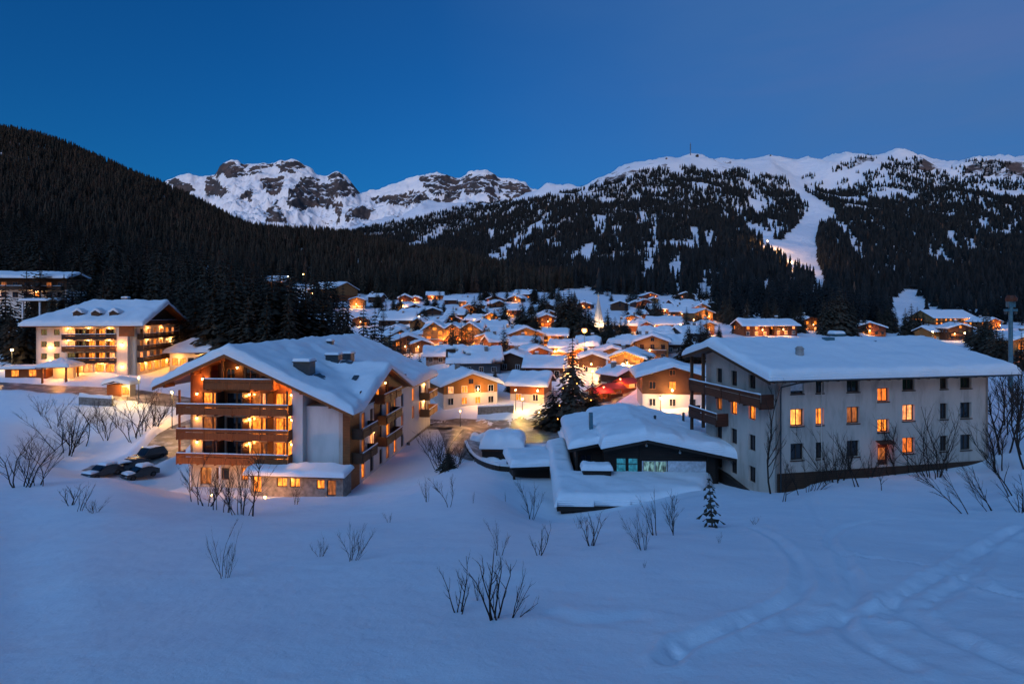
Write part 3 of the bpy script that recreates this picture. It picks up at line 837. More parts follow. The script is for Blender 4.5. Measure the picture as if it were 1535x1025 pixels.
# ------------------------------------------------------------------ building kit
def facade(origin, ang):
    """u along the wall, v into it, z up"""
    return Matrix.Translation(Vector(origin)) @ Matrix.Rotation(ang, 4, 'Z')
FRONT, RIGHT, LEFT = 0.0, R(90), R(-90)
def wall(parent, xf, u0, u1, z0, z1, holes, mat, name='wall', depth=.22, back=.3, top=None):
    """a wall sheet with real openings; top(u) lets the upper edge follow a roof"""
    mb = MB()
    us = sorted(set([u0, u1]+[h[0] for h in holes]+[h[1] for h in holes]+([] if top is None else [q for q in top[1] if u0 < q < u1])))
    zs = sorted(set([z0, z1]+[h[2] for h in holes]+[h[3] for h in holes]))
    for i in range(len(us)-1):
        for j in range(len(zs)-1):
            a, b, c, d = us[i], us[i+1], zs[j], zs[j+1]
            if any(h[0] <= a+1e-6 and h[1] >= b-1e-6 and h[2] <= c+1e-6 and h[3] >= d-1e-6 for h in holes): continue
            da, db, = d, d
            if top is not None and j == len(zs)-2: da, db = top[0](a), top[0](b)
            mb.quad((a, 0, c), (b, 0, c), (b, 0, db), (a, 0, da))
    for h in holes:
        a, b, c, d = h[:4]
        mb.quad((a, 0, c), (a, 0, d), (a, depth, d), (a, depth, c)); mb.quad((b, 0, c), (b, depth, c), (b, depth, d), (b, 0, d))
        mb.quad((a, 0, d), (b, 0, d), (b, depth, d), (a, depth, d)); mb.quad((a, 0, c), (a, depth, c), (b, depth, c), (b, 0, c))
    # side returns and back, so that it has body
    t0 = z1 if top is None else top[0](u0); t1 = z1 if top is None else top[0](u1)
    mb.quad((u0, 0, z0), (u0, 0, t0), (u0, back, t0), (u0, back, z0)); mb.quad((u1, 0, z0), (u1, back, z0), (u1, back, t1), (u1, 0, t1))
    return mb.build(name, mat, parent, xf=xf)
def window(parent, xf, u0, u1, z0, z1, depth=.2, pane='glass', frame='frame_wood', bars=1, fw=.07, cross=False, label=None):
    mb = MB(); y0, y1 = depth-.09, depth
    e = .004
    a, b, c, d = u0+e, u1-e, z0+e, z1-e
    mb.box(a, a+fw, y0, y1, c, d); mb.box(b-fw, b, y0, y1, c, d)
    mb.box(a+fw, b-fw, y0, y1, d-fw, d); mb.box(a+fw, b-fw, y0, y1, c, c+fw)
    for k in range(bars):
        q = a+(b-a)*(k+1)/(bars+1)
        mb.box(q-fw*.45, q+fw*.45, y0+.005, y1, c+fw, d-fw)
    if cross: mb.box(a+fw, b-fw, y0+.01, y1, (c*.4+d*.6)-.03, (c*.4+d*.6)+.03)
    o = mb.build('window', M[frame], parent, xf=xf)
    if label: o['label'] = label
    mb = MB(); mb.box(a+fw*.5, b-fw*.5, y1-.04, y1-.015, c+fw*.5, d-fw*.5)
    mb.build('pane', M[pane], o, xf=xf)
    return o
RAIL = {'wood': 'wood_v'}
def balcony(parent, xf, u0, u1, z, depth, mat='wood', rail=1.02, slab=.16, gaps=(), sides=True, snow=True, label=None):
    mb = MB(); mb.box(u0, u1, -depth, -.003, z-slab, z)
    for u in axis(u0+.3, u1-.3, 2.2, rim=False): mb.box(u-.06, u+.06, -depth+.05, -.01, z-slab-.16, z-slab-.003)
    o = mb.build('balcony', M[mat], parent, xf=xf)
    if label: o['label'] = label
    mb = MB()
    n = max(1, int(round((u1-u0)/3.0)))
    for i in range(n):
        a, b = u0+(u1-u0)*i/n, u0+(u1-u0)*(i+1)/n
        mb.box(a+.02, b-.02, -depth-.045, -depth-.003, z-.16, z+rail*.60)
        mb.box(a+.02, b-.02, -depth-.035, -depth-.003, z+rail*.66, z+rail-.08)
        mb.box(a-.02, a+.09, -depth-.10, -depth-.047, z-.24, z+rail-.08)
    mb.box(u0-.05, u1+.05, -depth-.09, -depth+.05, z+rail-.077, z+rail)
    if sides:
        mb.box(u0-.045, u0-.003, -depth+.052, -.01, z-.22, z+rail-.003); mb.box(u1+.003, u1+.045, -depth+.052, -.01, z-.22, z+rail-.003)
    mb.build('railing', M[RAIL.get(mat, mat)], o, xf=xf)
    if snow:
        zf = lambda X, Y: np.full_like(X, z+rail+.004)
        s = snow_sheet('snow_strip', zf, axis(u0-.05, u1+.05, .5), np.array([-depth-.08, -depth-.05, -depth-.02, -depth+.01, -depth+.04]), .10, o, seed=u0+z, rim=.05, lump=.6)
        s.data.transform(xf)
    return o
def point(loc, power, c=(1.0, .50, .16), radius=.12, parent=None):
    l = bpy.data.lights.new('lamp_light', 'POINT'); l.energy = power; l.color = c; l.shadow_soft_size = radius
    o = bpy.data.objects.new('lamp_light', l); col.objects.link(o); o.location = loc
    if parent: o.parent = parent
    return o
def wall_lamp(parent, xf, u, z, power, v=-.14, bulb='bulb', c=(1.0, .50, .16), size=.13):
    mb = MB(); mb.box(u-.05, u+.05, v+.02, -.003, z+.02, z+.14); mb.lathe([(size*.9, .13), (size*.3, .26)], (u, v, z), 8)
    o = mb.build('wall_lamp', M['dark_metal'], parent, xf=xf)
    mb = MB(); mb.lathe([(size*.35, -size), (size*.9, -size*.4), (size, .1)], (u, v, z), 8)
    mb.build('bulb', M[bulb], o, xf=xf)
    point(xf @ Vector((u, v-.35, z-.1)), power, c, .12, parent)
    return o
def gable_roof(parent, zf, x0, x1, y0, y1, ex=(), ey=(), thick=.24, snow=.75, seed=1, step=.8, mat='wood_dark', rim=.6, inside=None, lump=.35, back=.0, slip=0):
    xs, ys = axis(x0, x1, step, ex, rim=False), axis(y0, y1, step, ey, rim=False)
    r = roof_slab('roof', zf, xs, ys, thick, M[mat], parent, inside)
    zs = lambda X, Y: zf(np.clip(X, x0, x1), np.clip(Y, y0, y1))+.012 - .25*np.maximum(0, np.maximum(np.maximum(x0-X, X-x1), np.maximum(y0-Y, Y-y1)))
    o = .18
    xs, ys = axis(x0-o, x1+o, step*.6, ex), axis(y0-o, y1+o, step*.6, ey)
    if slip:
        inside = lambda X, Y: fbm(X*.16+seed*1.7, Y*.16+seed*.9, 3) > -.34+slip
    s = snow_sheet('roof_snow', zs, xs, ys, snow, r, seed, rim=rim, inside=inside, lump=lump)
    return r, s
def chimney(roof, x, y, z0, h, sx=.5, sy=.5, mat='dark_metal', cap=True):
    mb = MB(); mb.box(x-sx, x+sx, y-sy, y+sy, z0, z0+h)
    if cap: mb.box(x-sx-.12, x+sx+.12, y-sy-.12, y+sy+.12, z0+h+.002, z0+h+.12)
    o = mb.build('chimney', M[mat], roof)
    if cap:
        zf = lambda X, Y: np.full_like(X, z0+h+.125)
        snow_sheet('chimney_snow', zf, axis(x-sx-.1, x+sx+.1, .25), axis(y-sy-.1, y+sy+.1, .25), .3, roof, x, .2)
    return o
# ------------------------------------------------------------------ the big wooden hotel (long eave wing with a cross gable)
OR = (1.0, .40, .09)
def big_hotel():
    H = thing('hotel', 'large timber hotel with stacked lit balconies, broad snowy roof and white blank wall', 'hotel', (-37.8, 66.9, -20.3), math.atan2(-.097, .995))
    W, L, RX, SL, AP = 19.4, 38.0, 5.35, .44, 15.75
    F1, F2, F3, F4 = 3.25, 6.05, 8.9, 11.75
    zmain = lambda X, Y: AP-SL*np.abs(X-RX)
    zcross = lambda X, Y: 13.0-.36*np.abs(Y-12.0)
    def zf(X, Y):
        m = zmain(X, Y); c = np.where((Y > -.6) & (Y < 26), zcross(X, Y), -9)
        return np.where(X > RX+2, np.maximum(m, c), m)
    ztop = lambda u: float(zmain(np.array(u), 0))-.26
    fx = facade((0, 0, 0), FRONT)
    # front: ground floor, then balcony storeys
    units = [(1.5, 3.9), (4.4, 6.9), (7.5, 9.9), (10.4, 12.45)]
    lit = {3: ['lit', 'glass', 'lit_white', 'lit'], 2: ['lit_soft', 'glass', 'lit', 'lit'], 1: ['glass', 'glass', 'lit_soft', 'lit']}
    for fl, zb in ((1, F1), (2, F2), (3, F3)):
        holes = [(a, b, zb+.06, zb+2.18) for a, b in units]
        mat = M['wood'] if fl == 3 else M['cream']
        wall(H, fx, 0, 12.7, zb-.2 if fl > 1 else zb-.2, (F2-.2, F3-.2, F4-.2)[fl-1], holes, mat, 'front_wall', .25, L)
        for k, (a, b) in enumerate(units):
            m_ = a+(b-a)*.5
            for q, (c, d) in enumerate(((a, m_-.02), (m_+.02, b))):
                pane = lit[fl][k]
                if pane == 'lit_white' and q == 0: pane = 'lit_soft'
                if pane == 'lit' and fl == 2 and k == 2 and q == 0: pane = 'lit'
                window(H, fx, c, d, zb+.06, zb+2.18, .25, pane, 'frame_wood', 0, .09)
        balcony(H, fx, -.6, 12.75, zb, 1.55, 'wood', 1.05)
        for u in (4.15, 7.2, 10.15):
            MB().box(u-.09, u+.09, -1.45, -.01, zb+.003, zb+2.35).build('balcony_divider', M['wood_dark'], H, xf=fx)
        for u in (-.35, 12.6):
            MB().box(u-.09, u+.09, -1.52, -1.34, zb+1.06, zb+2.62).build('post', M['wood'], H, xf=fx)
        wall_lamp(H, fx, 7.35, zb+2.0, 90, c=OR); wall_lamp(H, fx, 12.5, zb+2.0, 80, c=OR); wall_lamp(H, fx, .9, zb+2.0, 26, c=OR)  # balcony lamps added to give the front its orange glow
    # ground floor
    holes = [(1.2, 2.6, .3, 2.3), (3.2, 4.8, .9, 2.3), (6.3, 7.8, .9, 2.4), (9.0, 10.4, .2, 2.5), (11.0, 12.3, .8, 2.4)]
    wall(H, fx, 0, 12.7, -2.2, F1-.2, holes, M['cream'], 'front_wall', .25, L)
    for h, p_ in zip(holes, ('lit_soft', 'glass', 'lit', 'lit', 'lit_white')): window(H, fx, *h, .25, p_, 'frame_wood', 1)
    for u in (1.0, 4.6, 8.2): MB().box(u-.12, u+.12, -1.5, -1.26, -1.5, F1-.34).build('post', M['shutter_white'], H, xf=fx)
    # attic: loggia behind the top balcony
    wall(H, fx, 0, 12.7, F4-.2, F4+.02, [], M['wood'], 'front_wall', .2, L)
    gz = lambda u: ztop(u)
    wall(H, fx, 0, 2.4, F4+.02, 13, [], M['wood_v'], 'gable_wall', .2, .3, (gz, []))
    wall(H, fx, 10.6, 12.7, F4+.02, 13, [], M['wood_v'], 'gable_wall', .2, .3, (gz, []))
    inner = facade((0, 1.6, 0), FRONT)
    wall(H, inner, 2.4, 10.6, F4+.02, 14, [(3.4, 4.5, F4+.2, F4+2.0), (5.6, 7.2, F4+.2, F4+2.2)], M['wood_dark'], 'gable_wall', .2, .3, (gz, [RX]))
    window(H, inner, 3.4, 4.5, F4+.2, F4+2.0, .2, 'glass', 'frame_wood'); window(H, inner, 5.6, 7.2, F4+.2, F4+2.2, .2, 'glass', 'frame_wood')
    balcony(H, fx, 2.5, 10.8, F4, 1.25, 'wood', 1.05)
    for u in (4.1, 6.9, 8.8):
        MB().box(u-.11, u+.11, -.3, -.08, F4+.01, ztop(u)-.1).build('gable_post', M['wood'], H, xf=fx)
    wall_lamp(H, inner, 4.9, F4+2.1, 45, c=OR); wall_lamp(H, fx, 1.6, F4+.9, 60, c=OR); wall_lamp(H, fx, 11.6, F4+.6, 45, c=OR)
    for u in (-1.5, 5.5, 11.5):  # low lamps added to light the balcony rails from in front
        lp = thing('fill_lamp', {-1.5: 'low lamp added at the outer front corner to light the timber hotel', 5.5: 'low lamp added below the middle of the timber hotel balconies to light them', 11.5: 'low lamp added next to the hotel annex to light the balconies'}[u], 'lamp', H.location+Vector((u, -5.2-.1*u, .1)))
        mb = MB(); mb.tube([(0, 0, -.8), (0, 0, .5)], [.05, .04], 8); mb.build('pole', M['dark_metal'], lp)
        mb = MB(); mb.lathe([(.05, .5), (.11, .56), (.11, .72), (.04, .8)], (0, 0, 0), 10); mb.build('bulb', M['bulb'], lp)
        point((0, 0, .95), 210, OR, .15, lp)
    # white stair bay and blank wall, brown corner bay
    MB().box(12.72, 14.0, -.55, 10, 2.5, 11.6).build('stair_bay', M['white'], H)
    MB().box(14.01, 18.0, .35, 10, 2.5, 9.6).build('blank_wall', M['white'], H)
    MB().box(18.01, 18.55, .1, 10, 2.5, 9.4).build('blank_wall', M['grey_wall'], H)
    MB().box(18.56, W, -.1, 3.0, -2.2, 9.2).build('corner_pillar', M['wood'], H)
    MB().box(12.72, 18.55, .0, 10, -2.2, 2.49).build('basement_wall', M['stone'], H)
    # side (right) facade
    rx = facade((W, 0, 0), RIGHT)
    tops = lambda u: min(12.4, float(zf(np.array(W-.3), np.array(u)))-.3)
    wins = [(3.6, 4.8, 1), (6.6, 7.9, 2), (10.2, 11.4, 1), (13.0, 14.4, 2), (16.4, 17.6, 2), (20.0, 21.2, 1), (26, 27.4, 2), (30.2, 31.6, 3), (34.0, 35.4, 2)]
    holes = []
    for zb in (.2, F1+.1, F2+.1):
        for a, b, k in wins:
            if zb < 1 and a > 24: continue
            holes.append((a, b, zb+.1, zb+2.1))
    for a, b in ((9.0, 10.4), (12.6, 14.0)): holes.append((a, b, F3+.2, F3+2.1))
    wall(H, rx, 3.0, L, -6.0, 9.0, [h for h in holes if h[3] < 8.6], M['white'], 'side_wall', .22, .3)
    wall(H, rx, 3.0, 22.8, 9.0, 12.0, [h for h in holes if h[2] > 8.6], M['wood_red'], 'gable_wall', .22, .3, (tops, [12.0]))
    rl = {0: 'lit', 4: 'lit', 9: 'lit', 11: 'lit_soft', 13: 'lit', 19: 'lit_soft', 21: 'lit', 24: 'lit', 7: 'lit_white'}
    for i, h in enumerate(holes): window(H, rx, *h, .22, rl.get(i, 'glass' if i % 3 else 'lit_soft'), 'frame_wood', 1)
    # brown cladding panels between the windows
    for a, b in ((8.0, 10.1), (14.5, 16.3)):
        MB().box(a, b, -.06, -.003, F1-.3, 8.9).build('timber_cladding', M['wood_red'], H, xf=rx)
    for a, b in ((.6, 5.6), (9.2, 16.2)):
        for zb in (F1, F2):
            balcony(H, rx, a, b, zb, 1.3, 'wood_dark', 1.0)
    balcony(H, rx, 8.4, 16.0, F3, 1.25, 'wood', 1.0)
    for zb in (F1, F2): balcony(H, rx, 30.5, 36.5, zb, 1.7, 'wood_ochre', 1.0)
    wall_lamp(H, rx, 33.2, F1+2.1, 90); wall_lamp(H, rx, 33.2, F2+2.1, 60); wall_lamp(H, rx, 12.2, F3+2.0, 25); wall_lamp(H, rx, 7.5, F1+2.0, 40)
    wall(H, rx, 23, L, -6.5, .4, [], M['stone'], 'basement_wall', .2, -.5)
    # left facade, mostly unseen
    wall(H, facade((0, L, 0), LEFT), 0, L, -2.2, 13.2, [], M['wood'], 'side_wall', .2, .3)
    # roof
    r, s = gable_roof(H, zf, -3.4, W+1.0, -1.7, L+1.2, (RX, RX+2), (-.6, 12.0, 26), .26, .95, 3, .8, 'wood', .7)
    for x0, x1 in ((-3.45, RX), (RX, W+1.05)):
        za, zb = float(zmain(np.array(x0), 0)), float(zmain(np.array(x1), 0))
        MB().prism([(x0, za-.42), (x1, zb-.42), (x1, zb+.05), (x0, za+.05)], 'y', -1.80, -1.705).build('bargeboard', M['wood'], r)
    for u in (-2.2, 1.2, RX, 9.6, 14.2, 17.6):
        z = ztop(u); MB().box(u-.13, u+.13, -1.5, .2, z-.42, z-.02).build('purlin', M['wood'], r)
    chimney(r, 12.7, 2.6, 11.8, 2.7, 1.0, .8); chimney(r, 12.4, 12.0, 12.0, 2.6, .9, .7); chimney(r, 12.6, 16.2, 12.0, 2.5, .8, .7); chimney(r, 8.0, 21.0, 14.0, 2.0, .4, .4)
    # cleared sheet-metal patches of the roof
    for (x0, x1, y0, y1) in ((13.9, 17.6, 2.6, 7.6), (13.6, 15.2, 11.2, 13.6)):
        xs, ys = np.linspace(x0, x1, 12), np.linspace(y0, y1, 8)
        zz = lambda X, Y: zf(X, Y)+.98+.1*fbm(X, Y, 2)
        ins = lambda X, Y: (Y-y0) < (y1-y0)*(.45+.55*(X-x0)/(x1-x0))+.25*fbm(X*2, Y*2, 2)
        roof_slab('roof_hatch', zz, xs, ys, .35, M['slate'], r, ins)
    # low snowed-up annex in front
    an = thing('hotel_annex', 'low lean-to with lit windows and snow cover before the blank hotel wall', 'annex', H.location, H.rotation_euler[2])
    ax = facade((0, -2.6, 0), FRONT)
    holes = [(9.2, 10.2, .4, 2.2), (12.0, 13.2, 1.1, 2.1), (13.5, 14.7, 1.1, 2.1), (16.6, 17.5, 1.0, 2.0), (17.8, 18.8, .3, 2.0)]
    wall(an, ax, 9.0, 19.6, -2.2, 2.5, holes, M['stone'], 'wall', .2, 2.4)
    for h in holes: window(an, ax, *h, .2, 'lit' if h[0] < 17 else 'lit_soft', 'frame_dark', 1)
    gable_roof(an, lambda X, Y: 2.62+.12*(Y+2.6)+0*X, 8.6, 19.9, -3.2, -.62, (), (), .18, .55, 9, .6, 'wood_dark', .5)
    point(Vector((11, -4.5, .7)), 14, OR, parent=an)
    return H
big_hotel()
# ------------------------------------------------------------------ the long grey-white house with a gable side
def right_house():
    a0 = math.atan2(.205, .979)
    H = thing('apartment_house', 'long grey white plastered house with small square windows and gabled balcony end', 'house', (22.4, 48.0, -17.5), a0)
    W, L, AP, RY, SL = 22.0, 11.8, 14.35, 7.9, .25
    zf = lambda X, Y: AP-SL*np.abs(Y-RY)+0*X
    def xo(px):
        u = (px-CX)/F
        return (u*48-22.4)/(.979-.205*u)
    fx = facade((0, 0, 0), FRONT)
    cols_ = [(1195, 1.28), (1229, .78), (1279, 1.28), (1362, 1.3), (1415, .85), (1448, 1.25)]
    holes, panes = [], []
    lit = {(1, 0): 'lit_lamp', (1, 1): 'lit', (1, 2): 'lit_soft', (1, 3): 'lit_white', (2, 3): 'lit_curtain'}
    for r_, (zs, hh) in enumerate(((10.68, 1.0), (7.95, 1.45), (5.05, 1.42))):
        for c_, (px, w_) in enumerate(cols_):
            u = xo(px); holes.append((u-w_/2, u+w_/2, zs, zs+hh)); panes.append(lit.get((r_, c_), 'glass'))
    u = xo(1324)
    holes += [(u-.6, u+.6, 9.75, 10.95), (u-.6, u+.6, 7.05, 8.2)]; panes += ['lit_curtain', 'lit']
    door = (u-.6, u+.6, 4.15, 6.0)
    wall(H, fx, 0, W, -2.5, 11.98, holes+[door], M['grey_wall'], 'front_wall', .28, .3)
    for i, (h, p_) in enumerate(zip(holes, panes)):
        window(H, fx, *h, .28, p_, 'frame_dark', 1, .08)
        if i == 0:
            MB().box(h[0]+.02, h[1]-.02, .10, .14, h[2]+.25, h[3]-.02).build('roller_shutter', M['shutter_white'], H, xf=fx)
    for h in holes: MB().box(h[0]-.06, h[1]+.06, -.06, -.002, h[2]-.09, h[2]-.004).build('window_sill', M['wood_dark'], H, xf=fx)
    d = MB().box(door[0]+.01, door[1]-.01, .2, .25, door[2], door[3]-.01).build('door', M['wood_red'], H, xf=fx)
    MB().box(door[0]+.25, door[1]-.25, .18, .2, door[2]+.45, door[3]-.35).build('door_pane', M['lit_soft'], d, xf=fx)
    MB().prism([(-.55, 6.1), (0, 6.3), (0, 6.36), (-.55, 6.16)], 'x', door[0]-.2, door[1]+.2).build('canopy', M['wood_red'], H)
    point(Vector(((door[0]+door[1])/2, -.5, 5.7)), 6, (1, .25, .1), .08, H)
    mb = MB().box(-.06, W+.06, -.10, -.003, -2.5, 4.0)
    mb.build('plinth', M['wood_dark'], H, xf=fx)
    # gable side
    lx = facade((0, L, 0), LEFT)            # u runs from the far end (0) to the front corner (L)
    gz = lambda u: float(zf(0, np.array(L-u)))-.25
    ys = [8.8, 6.3, 3.5]
    holes, panes = [], []
    for r_, zc in enumerate((11.35, 8.65, 5.85, 3.0)):
        for k, y in enumerate(ys):
            uu = L-y; hh = .72
            if r_ == 0 and k == 2: hh = .62
            holes.append((uu-.5, uu+.5, zc-hh, zc+hh)); panes.append({(1, 1): 'lit', (1, 2): 'lit', (1, 0): 'lit_soft'}.get((r_, k), 'glass'))
    wall(H, lx, .6, L, -2.5, 12.5, holes, M['grey_wall'], 'gable_wall', .28, .3, (gz, [L-RY]))
    for h, p_ in zip(holes, panes): window(H, lx, *h, .28, p_, 'frame_dark', 1, .07)
    balcony(H, lx, -.5, 11.3, 9.62, 1.25, 'wood_red', 1.0)
    balcony(H, lx, -.5, 4.6, 6.85, 1.25, 'wood_red', 1.0)
    for u, z0 in ((-.35, -2), (1.9, 6.0)):
        MB().box(u-.13, u+.13, -1.2, -.95, z0, gz(max(0, u))-.1).build('post', M['wood_dark'], H, xf=lx)
    # far sides
    wall(H, facade((W, 0, 0), RIGHT), 0, L, -2.5, 12.5, [], M['grey_wall'], 'gable_wall', .2, .3, (lambda u: float(zf(0, np.array(u)))-.25, [RY]))
    # roof, gutter, downpipe
    r, s = gable_roof(H, zf, -1.6, W+1.9, -1.25, L+1.1, (), (RY,), .22, .78, 5, .8, 'wood_dark', .55, lump=.18)
    mb = MB()
    for k in range(24): mb.box(-1.2+k*1.02, -1.06+k*1.02, -1.15, -.004, 11.78, 11.93)
    mb.build('rafter', M['wood_dark'], r)
    for y0, y1 in ((-1.3, RY), (RY, L+1.15)):
        za, zb = float(zf(0, np.array(y0))), float(zf(0, np.array(y1)))
        MB().prism([(y0, za-.36), (y1, zb-.36), (y1, zb+.04), (y0, za+.04)], 'x', -1.70, -1.605).build('bargeboard', M['wood_dark'], r)
    mb = MB(); mb.tube([(-1.6, -1.36, 11.98), (W+1.9, -1.36, 11.98)], [.09, .09], 8)
    mb.build('gutter', M['dark_metal'], r)
    mb = MB(); mb.tube([(2.6, -1.36, 11.9), (1.2, -1.1, 11.75), (.25, -.16, 11.3), (.2, -.14, 10.6), (.2, -.14, -1)], [.06]*5, 8)
    mb.build('downpipe', M['dark_metal'], H)
    mb = MB(); mb.tube([(4.2, -.1, 11.6), (4.2, -.1, 4.0)], [.05]*2, 6)
    mb.build('downpipe', M['grey_wall'], H)
    # roof furniture: snowed-in skylight, vents
    chimney(r, 13.2, 8.4, 13.6, 1.7, .55, .45, 'teal_metal')
    mb = MB(); mb.prism([(5.2, 13.6), (6.4, 14.0), (6.4, 14.75), (5.2, 14.2)], 'x', 14.2, 16.2); mb.build('skylight', M['glass'], r)
    mb = MB(); mb.lathe([(.34, 13.0), (.34, 14.3), (.42, 14.32), (.2, 14.55)], (4.2, 2.6, 0), 10); mb.build('roof_vent', M['concrete'], r)
    for x, y in ((1.6, 9.2), (4.6, 8.6), (8.6, 9.2), (11.0, 7.0)):
        z = float(zf(0, np.array(y)))
        MB().box(x-.5, x+.5, y-.3, y+.3, z+.4, z+1.0).build('roof_vent', M['teal_metal'], r)
    return H
right_house()
# ------------------------------------------------------------------ the low dark chalet between, its snowed terrace, and the wall beside it
def low_chalet():
    a0 = -.035
    H = thing('chalet', 'low dark wooden chalet with blue lit windows under very thick snow', 'chalet', (5.8, 55.6, -16.6), a0)
    zf = lambda X, Y: 4.65-.205*np.abs(X-7.1)
    fx = facade((0, 0, 0), FRONT)
    gz = lambda u: float(zf(np.array(u), 0))-.24
    holes = [(4.35, 5.35, 1.05, 2.55), (5.5, 6.5, 1.05, 2.55), (6.95, 9.3, .95, 2.3)]
    wall(H, fx, 3.2, 14.2, -1.2, 3.6, holes, M['wood_black'], 'front_wall', .18, 14, (gz, [7.1]))
    window(H, fx, *holes[0], .18, 'lit_blue', 'frame_dark', 0, .07, True); window(H, fx, *holes[1], .18, 'lit_blue', 'frame_dark', 0, .07, True)
    window(H, fx, *holes[2], .18, 'lit_pale_blue', 'frame_white', 1, .09)
    MB().box(9.34, 13.0, -.05, -.004, .95, 2.3).build('window_panel', M['shutter_white'], H, xf=fx)
    MB().box(6.84, 6.94, -.05, -.004, .95, 2.3).build('window_panel', M['shutter_white'], H, xf=fx)
    mb = MB(); mb.box(6.62, 6.78, -.10, -.004, -1, gz(6.7)); mb.box(13.05, 13.25, -.10, -.004, -1, gz(13.2))
    mb.box(6.8, 13.04, -.07, -.004, 2.42, 2.6)
    mb.build('timber_post', M['wood_black'], H, xf=fx)
    for x in (7.2, 10.4):
        mb = MB(); mb.tube([(x, -.02, gz(x)-.25), (x, -.35, gz(x)-.2), (x, -.42, gz(x)-.42)], [.045]*3, 6); mb.lathe([(.09, -.16), (.13, 0), (.05, .06)], (x, -.42, gz(x)-.45), 8)
        mb.build('lamp_bracket', M['frame_white'], H, xf=fx)
    # recessed porch on the west side
    px_ = facade((0, 2.2, 0), FRONT)
    wall(H, px_, .6, 3.2, -1.2, 3.4, [(1.0, 2.2, .2, 2.3)], M['wood_black'], 'porch_wall', .2, 12, (gz, []))
    window(H, px_, 1.0, 2.2, .2, 2.3, .2, 'glass', 'frame_dark', 1)
    MB().box(.5, .72, 1.2, 1.42, -1.2, 3.15).build('porch_post', M['wood_black'], H)
    wall(H, facade((14.2, 0, 0), RIGHT), 0, 14, -1.5, 3.1, [], M['wood_black'], 'side_wall', .2, .3)
    wall(H, facade((.6, 14, 0), LEFT), 0, 11.8, -1.5, 3.1, [], M['wood_black'], 'side_wall', .2, .3)
    ins = lambda X, Y: ~((X < 2.9) & (Y < 1.0))
    xs = axis(-.1, 16.2, .6, (2.9, 7.1), rim=False)
    r = roof_slab('roof', zf, xs, axis(-1.3, 15.5, .8, (1.0,), rim=False), .2, M['wood_black'], H, ins)
    sn = lambda nm, x0, x1, y0, y1, th, sd, rim, p: snow_sheet(nm, lambda X, Y: zf(np.clip(X, -.1, 16.2), Y)+.012, axis(x0, x1, .3, (7.1,)), axis(y0, y1, .4), th, p, sd, rim, .28)
    sn('roof_snow', 2.7, 16.45, -1.5, 15.7, 1.0, 4, .75, r)
    sn('roof_snow', -.3, 3.2, .75, 15.6, .75, 8, .6, r)
    for x0, x1 in ((2.9, 7.1), (7.1, 16.25)):
        za, zb = float(zf(np.array(x0), 0)), float(zf(np.array(x1), 0))
        MB().prism([(x0, za-.34), (x1, zb-.34), (x1, zb+.03), (x0, za+.03)], 'y', -1.40, -1.303).build('bargeboard', M['wood_black'], r)
    mb = MB(); mb.prism([(-.15, float(zf(np.array(-.15), 0))-.34), (2.88, float(zf(np.array(2.88), 0))-.34), (2.88, float(zf(np.array(2.88), 0))+.03), (-.15, float(zf(np.array(-.15), 0))+.03)], 'y', .9, .997)
    mb.build('bargeboard', M['wood_black'], r)
    mb = MB(); mb.prism([(4.5, 4.0), (5.1, 4.0), (5.1, 6.1), (4.7, 6.1)], 'x', 2.2, 2.6)
    mb.build('chimney', M['teal_metal'], r)
    for x, y in ((9.6, 7.0), (13.2, 9.0)):
        MB().lathe([(.14, 3.6), (.14, 5.35), (.2, 5.36), (.05, 5.5)], (x, y, 0), 8).build('vent_pipe', M['dark_metal'], r)
    # terrace below the front
    T = thing('terrace', 'flat terrace roof buried in deep snow with a dark timber edge', 'terrace', (5.8, 55.6, -16.6), a0)
    ex = [(-2.0, 14), (-1.75, -8.0), (5.0, -7.5), (11.0, -5.6), (13.0, -.3), (.3, -.3), (.3, 14)]
    MB().prism(ex, 'z', .05, .5).build('roof_deck', M['wood_black'], T)
    MB().prism([(-1.6, 13.8), (-1.4, -7.6), (4.8, -7.2), (10.6, -5.4), (12.6, -.5), (.2, -.5), (.2, 13.8)], 'z', -2.6, .046).build('wall', M['wood_black'], T)
    exs = [(-2.15, 14.2), (-1.9, -8.2), (5.1, -7.7), (11.2, -5.8), (13.6, -.1), (.45, -.1), (.45, 14.2)]
    def tz(X, Y):
        d, _ = seg_dist(X, Y, exs+[exs[0]])
        return np.where(in_poly(X, Y, exs), d, 0)
    xs_, ys_ = axis(-2.2, 13.7, .22, rim=False), axis(-8.3, 14.3, .22, rim=False)
    def th(X, Y):
        e = np.clip(tz(X, Y)/.7, 0, 1)
        return .95*np.sqrt(np.clip(1-(1-e)**2, 0, 1))*(1+.22*fbm(X*.45+3, Y*.45, 4))
    _sheet('terrace_snow', lambda X, Y: .505+0*X, xs_, ys_, M['snow'], T, th, .004, True, lambda X, Y: in_poly(X, Y, exs))
    # snow-capped bench-like shelter at the corner of the porch
    b = thing('log_store', 'snow capped log store beside the dark chalet porch', 'log store', (7.6, 53.9, -15.4), a0)
    MB().box(-.9, 1.7, -.6, .7, -.3, .75).build('frame', M['wood_black'], b)
    snow_sheet('snow_cap', lambda X, Y: .76+.0*X, axis(-1.1, 1.9, .25), axis(-.8, .9, .25), .5, b, 2, .5)
    # retaining wall along the grey house
    rw = thing('retaining_wall', 'dark timber retaining wall sloping along the grey house side', 'wall')
    p0, p1 = Vector((20.6, 60.0, -16.2)), Vector((20.9, 46.2, -16.6))
    mb = MB()
    n = 10
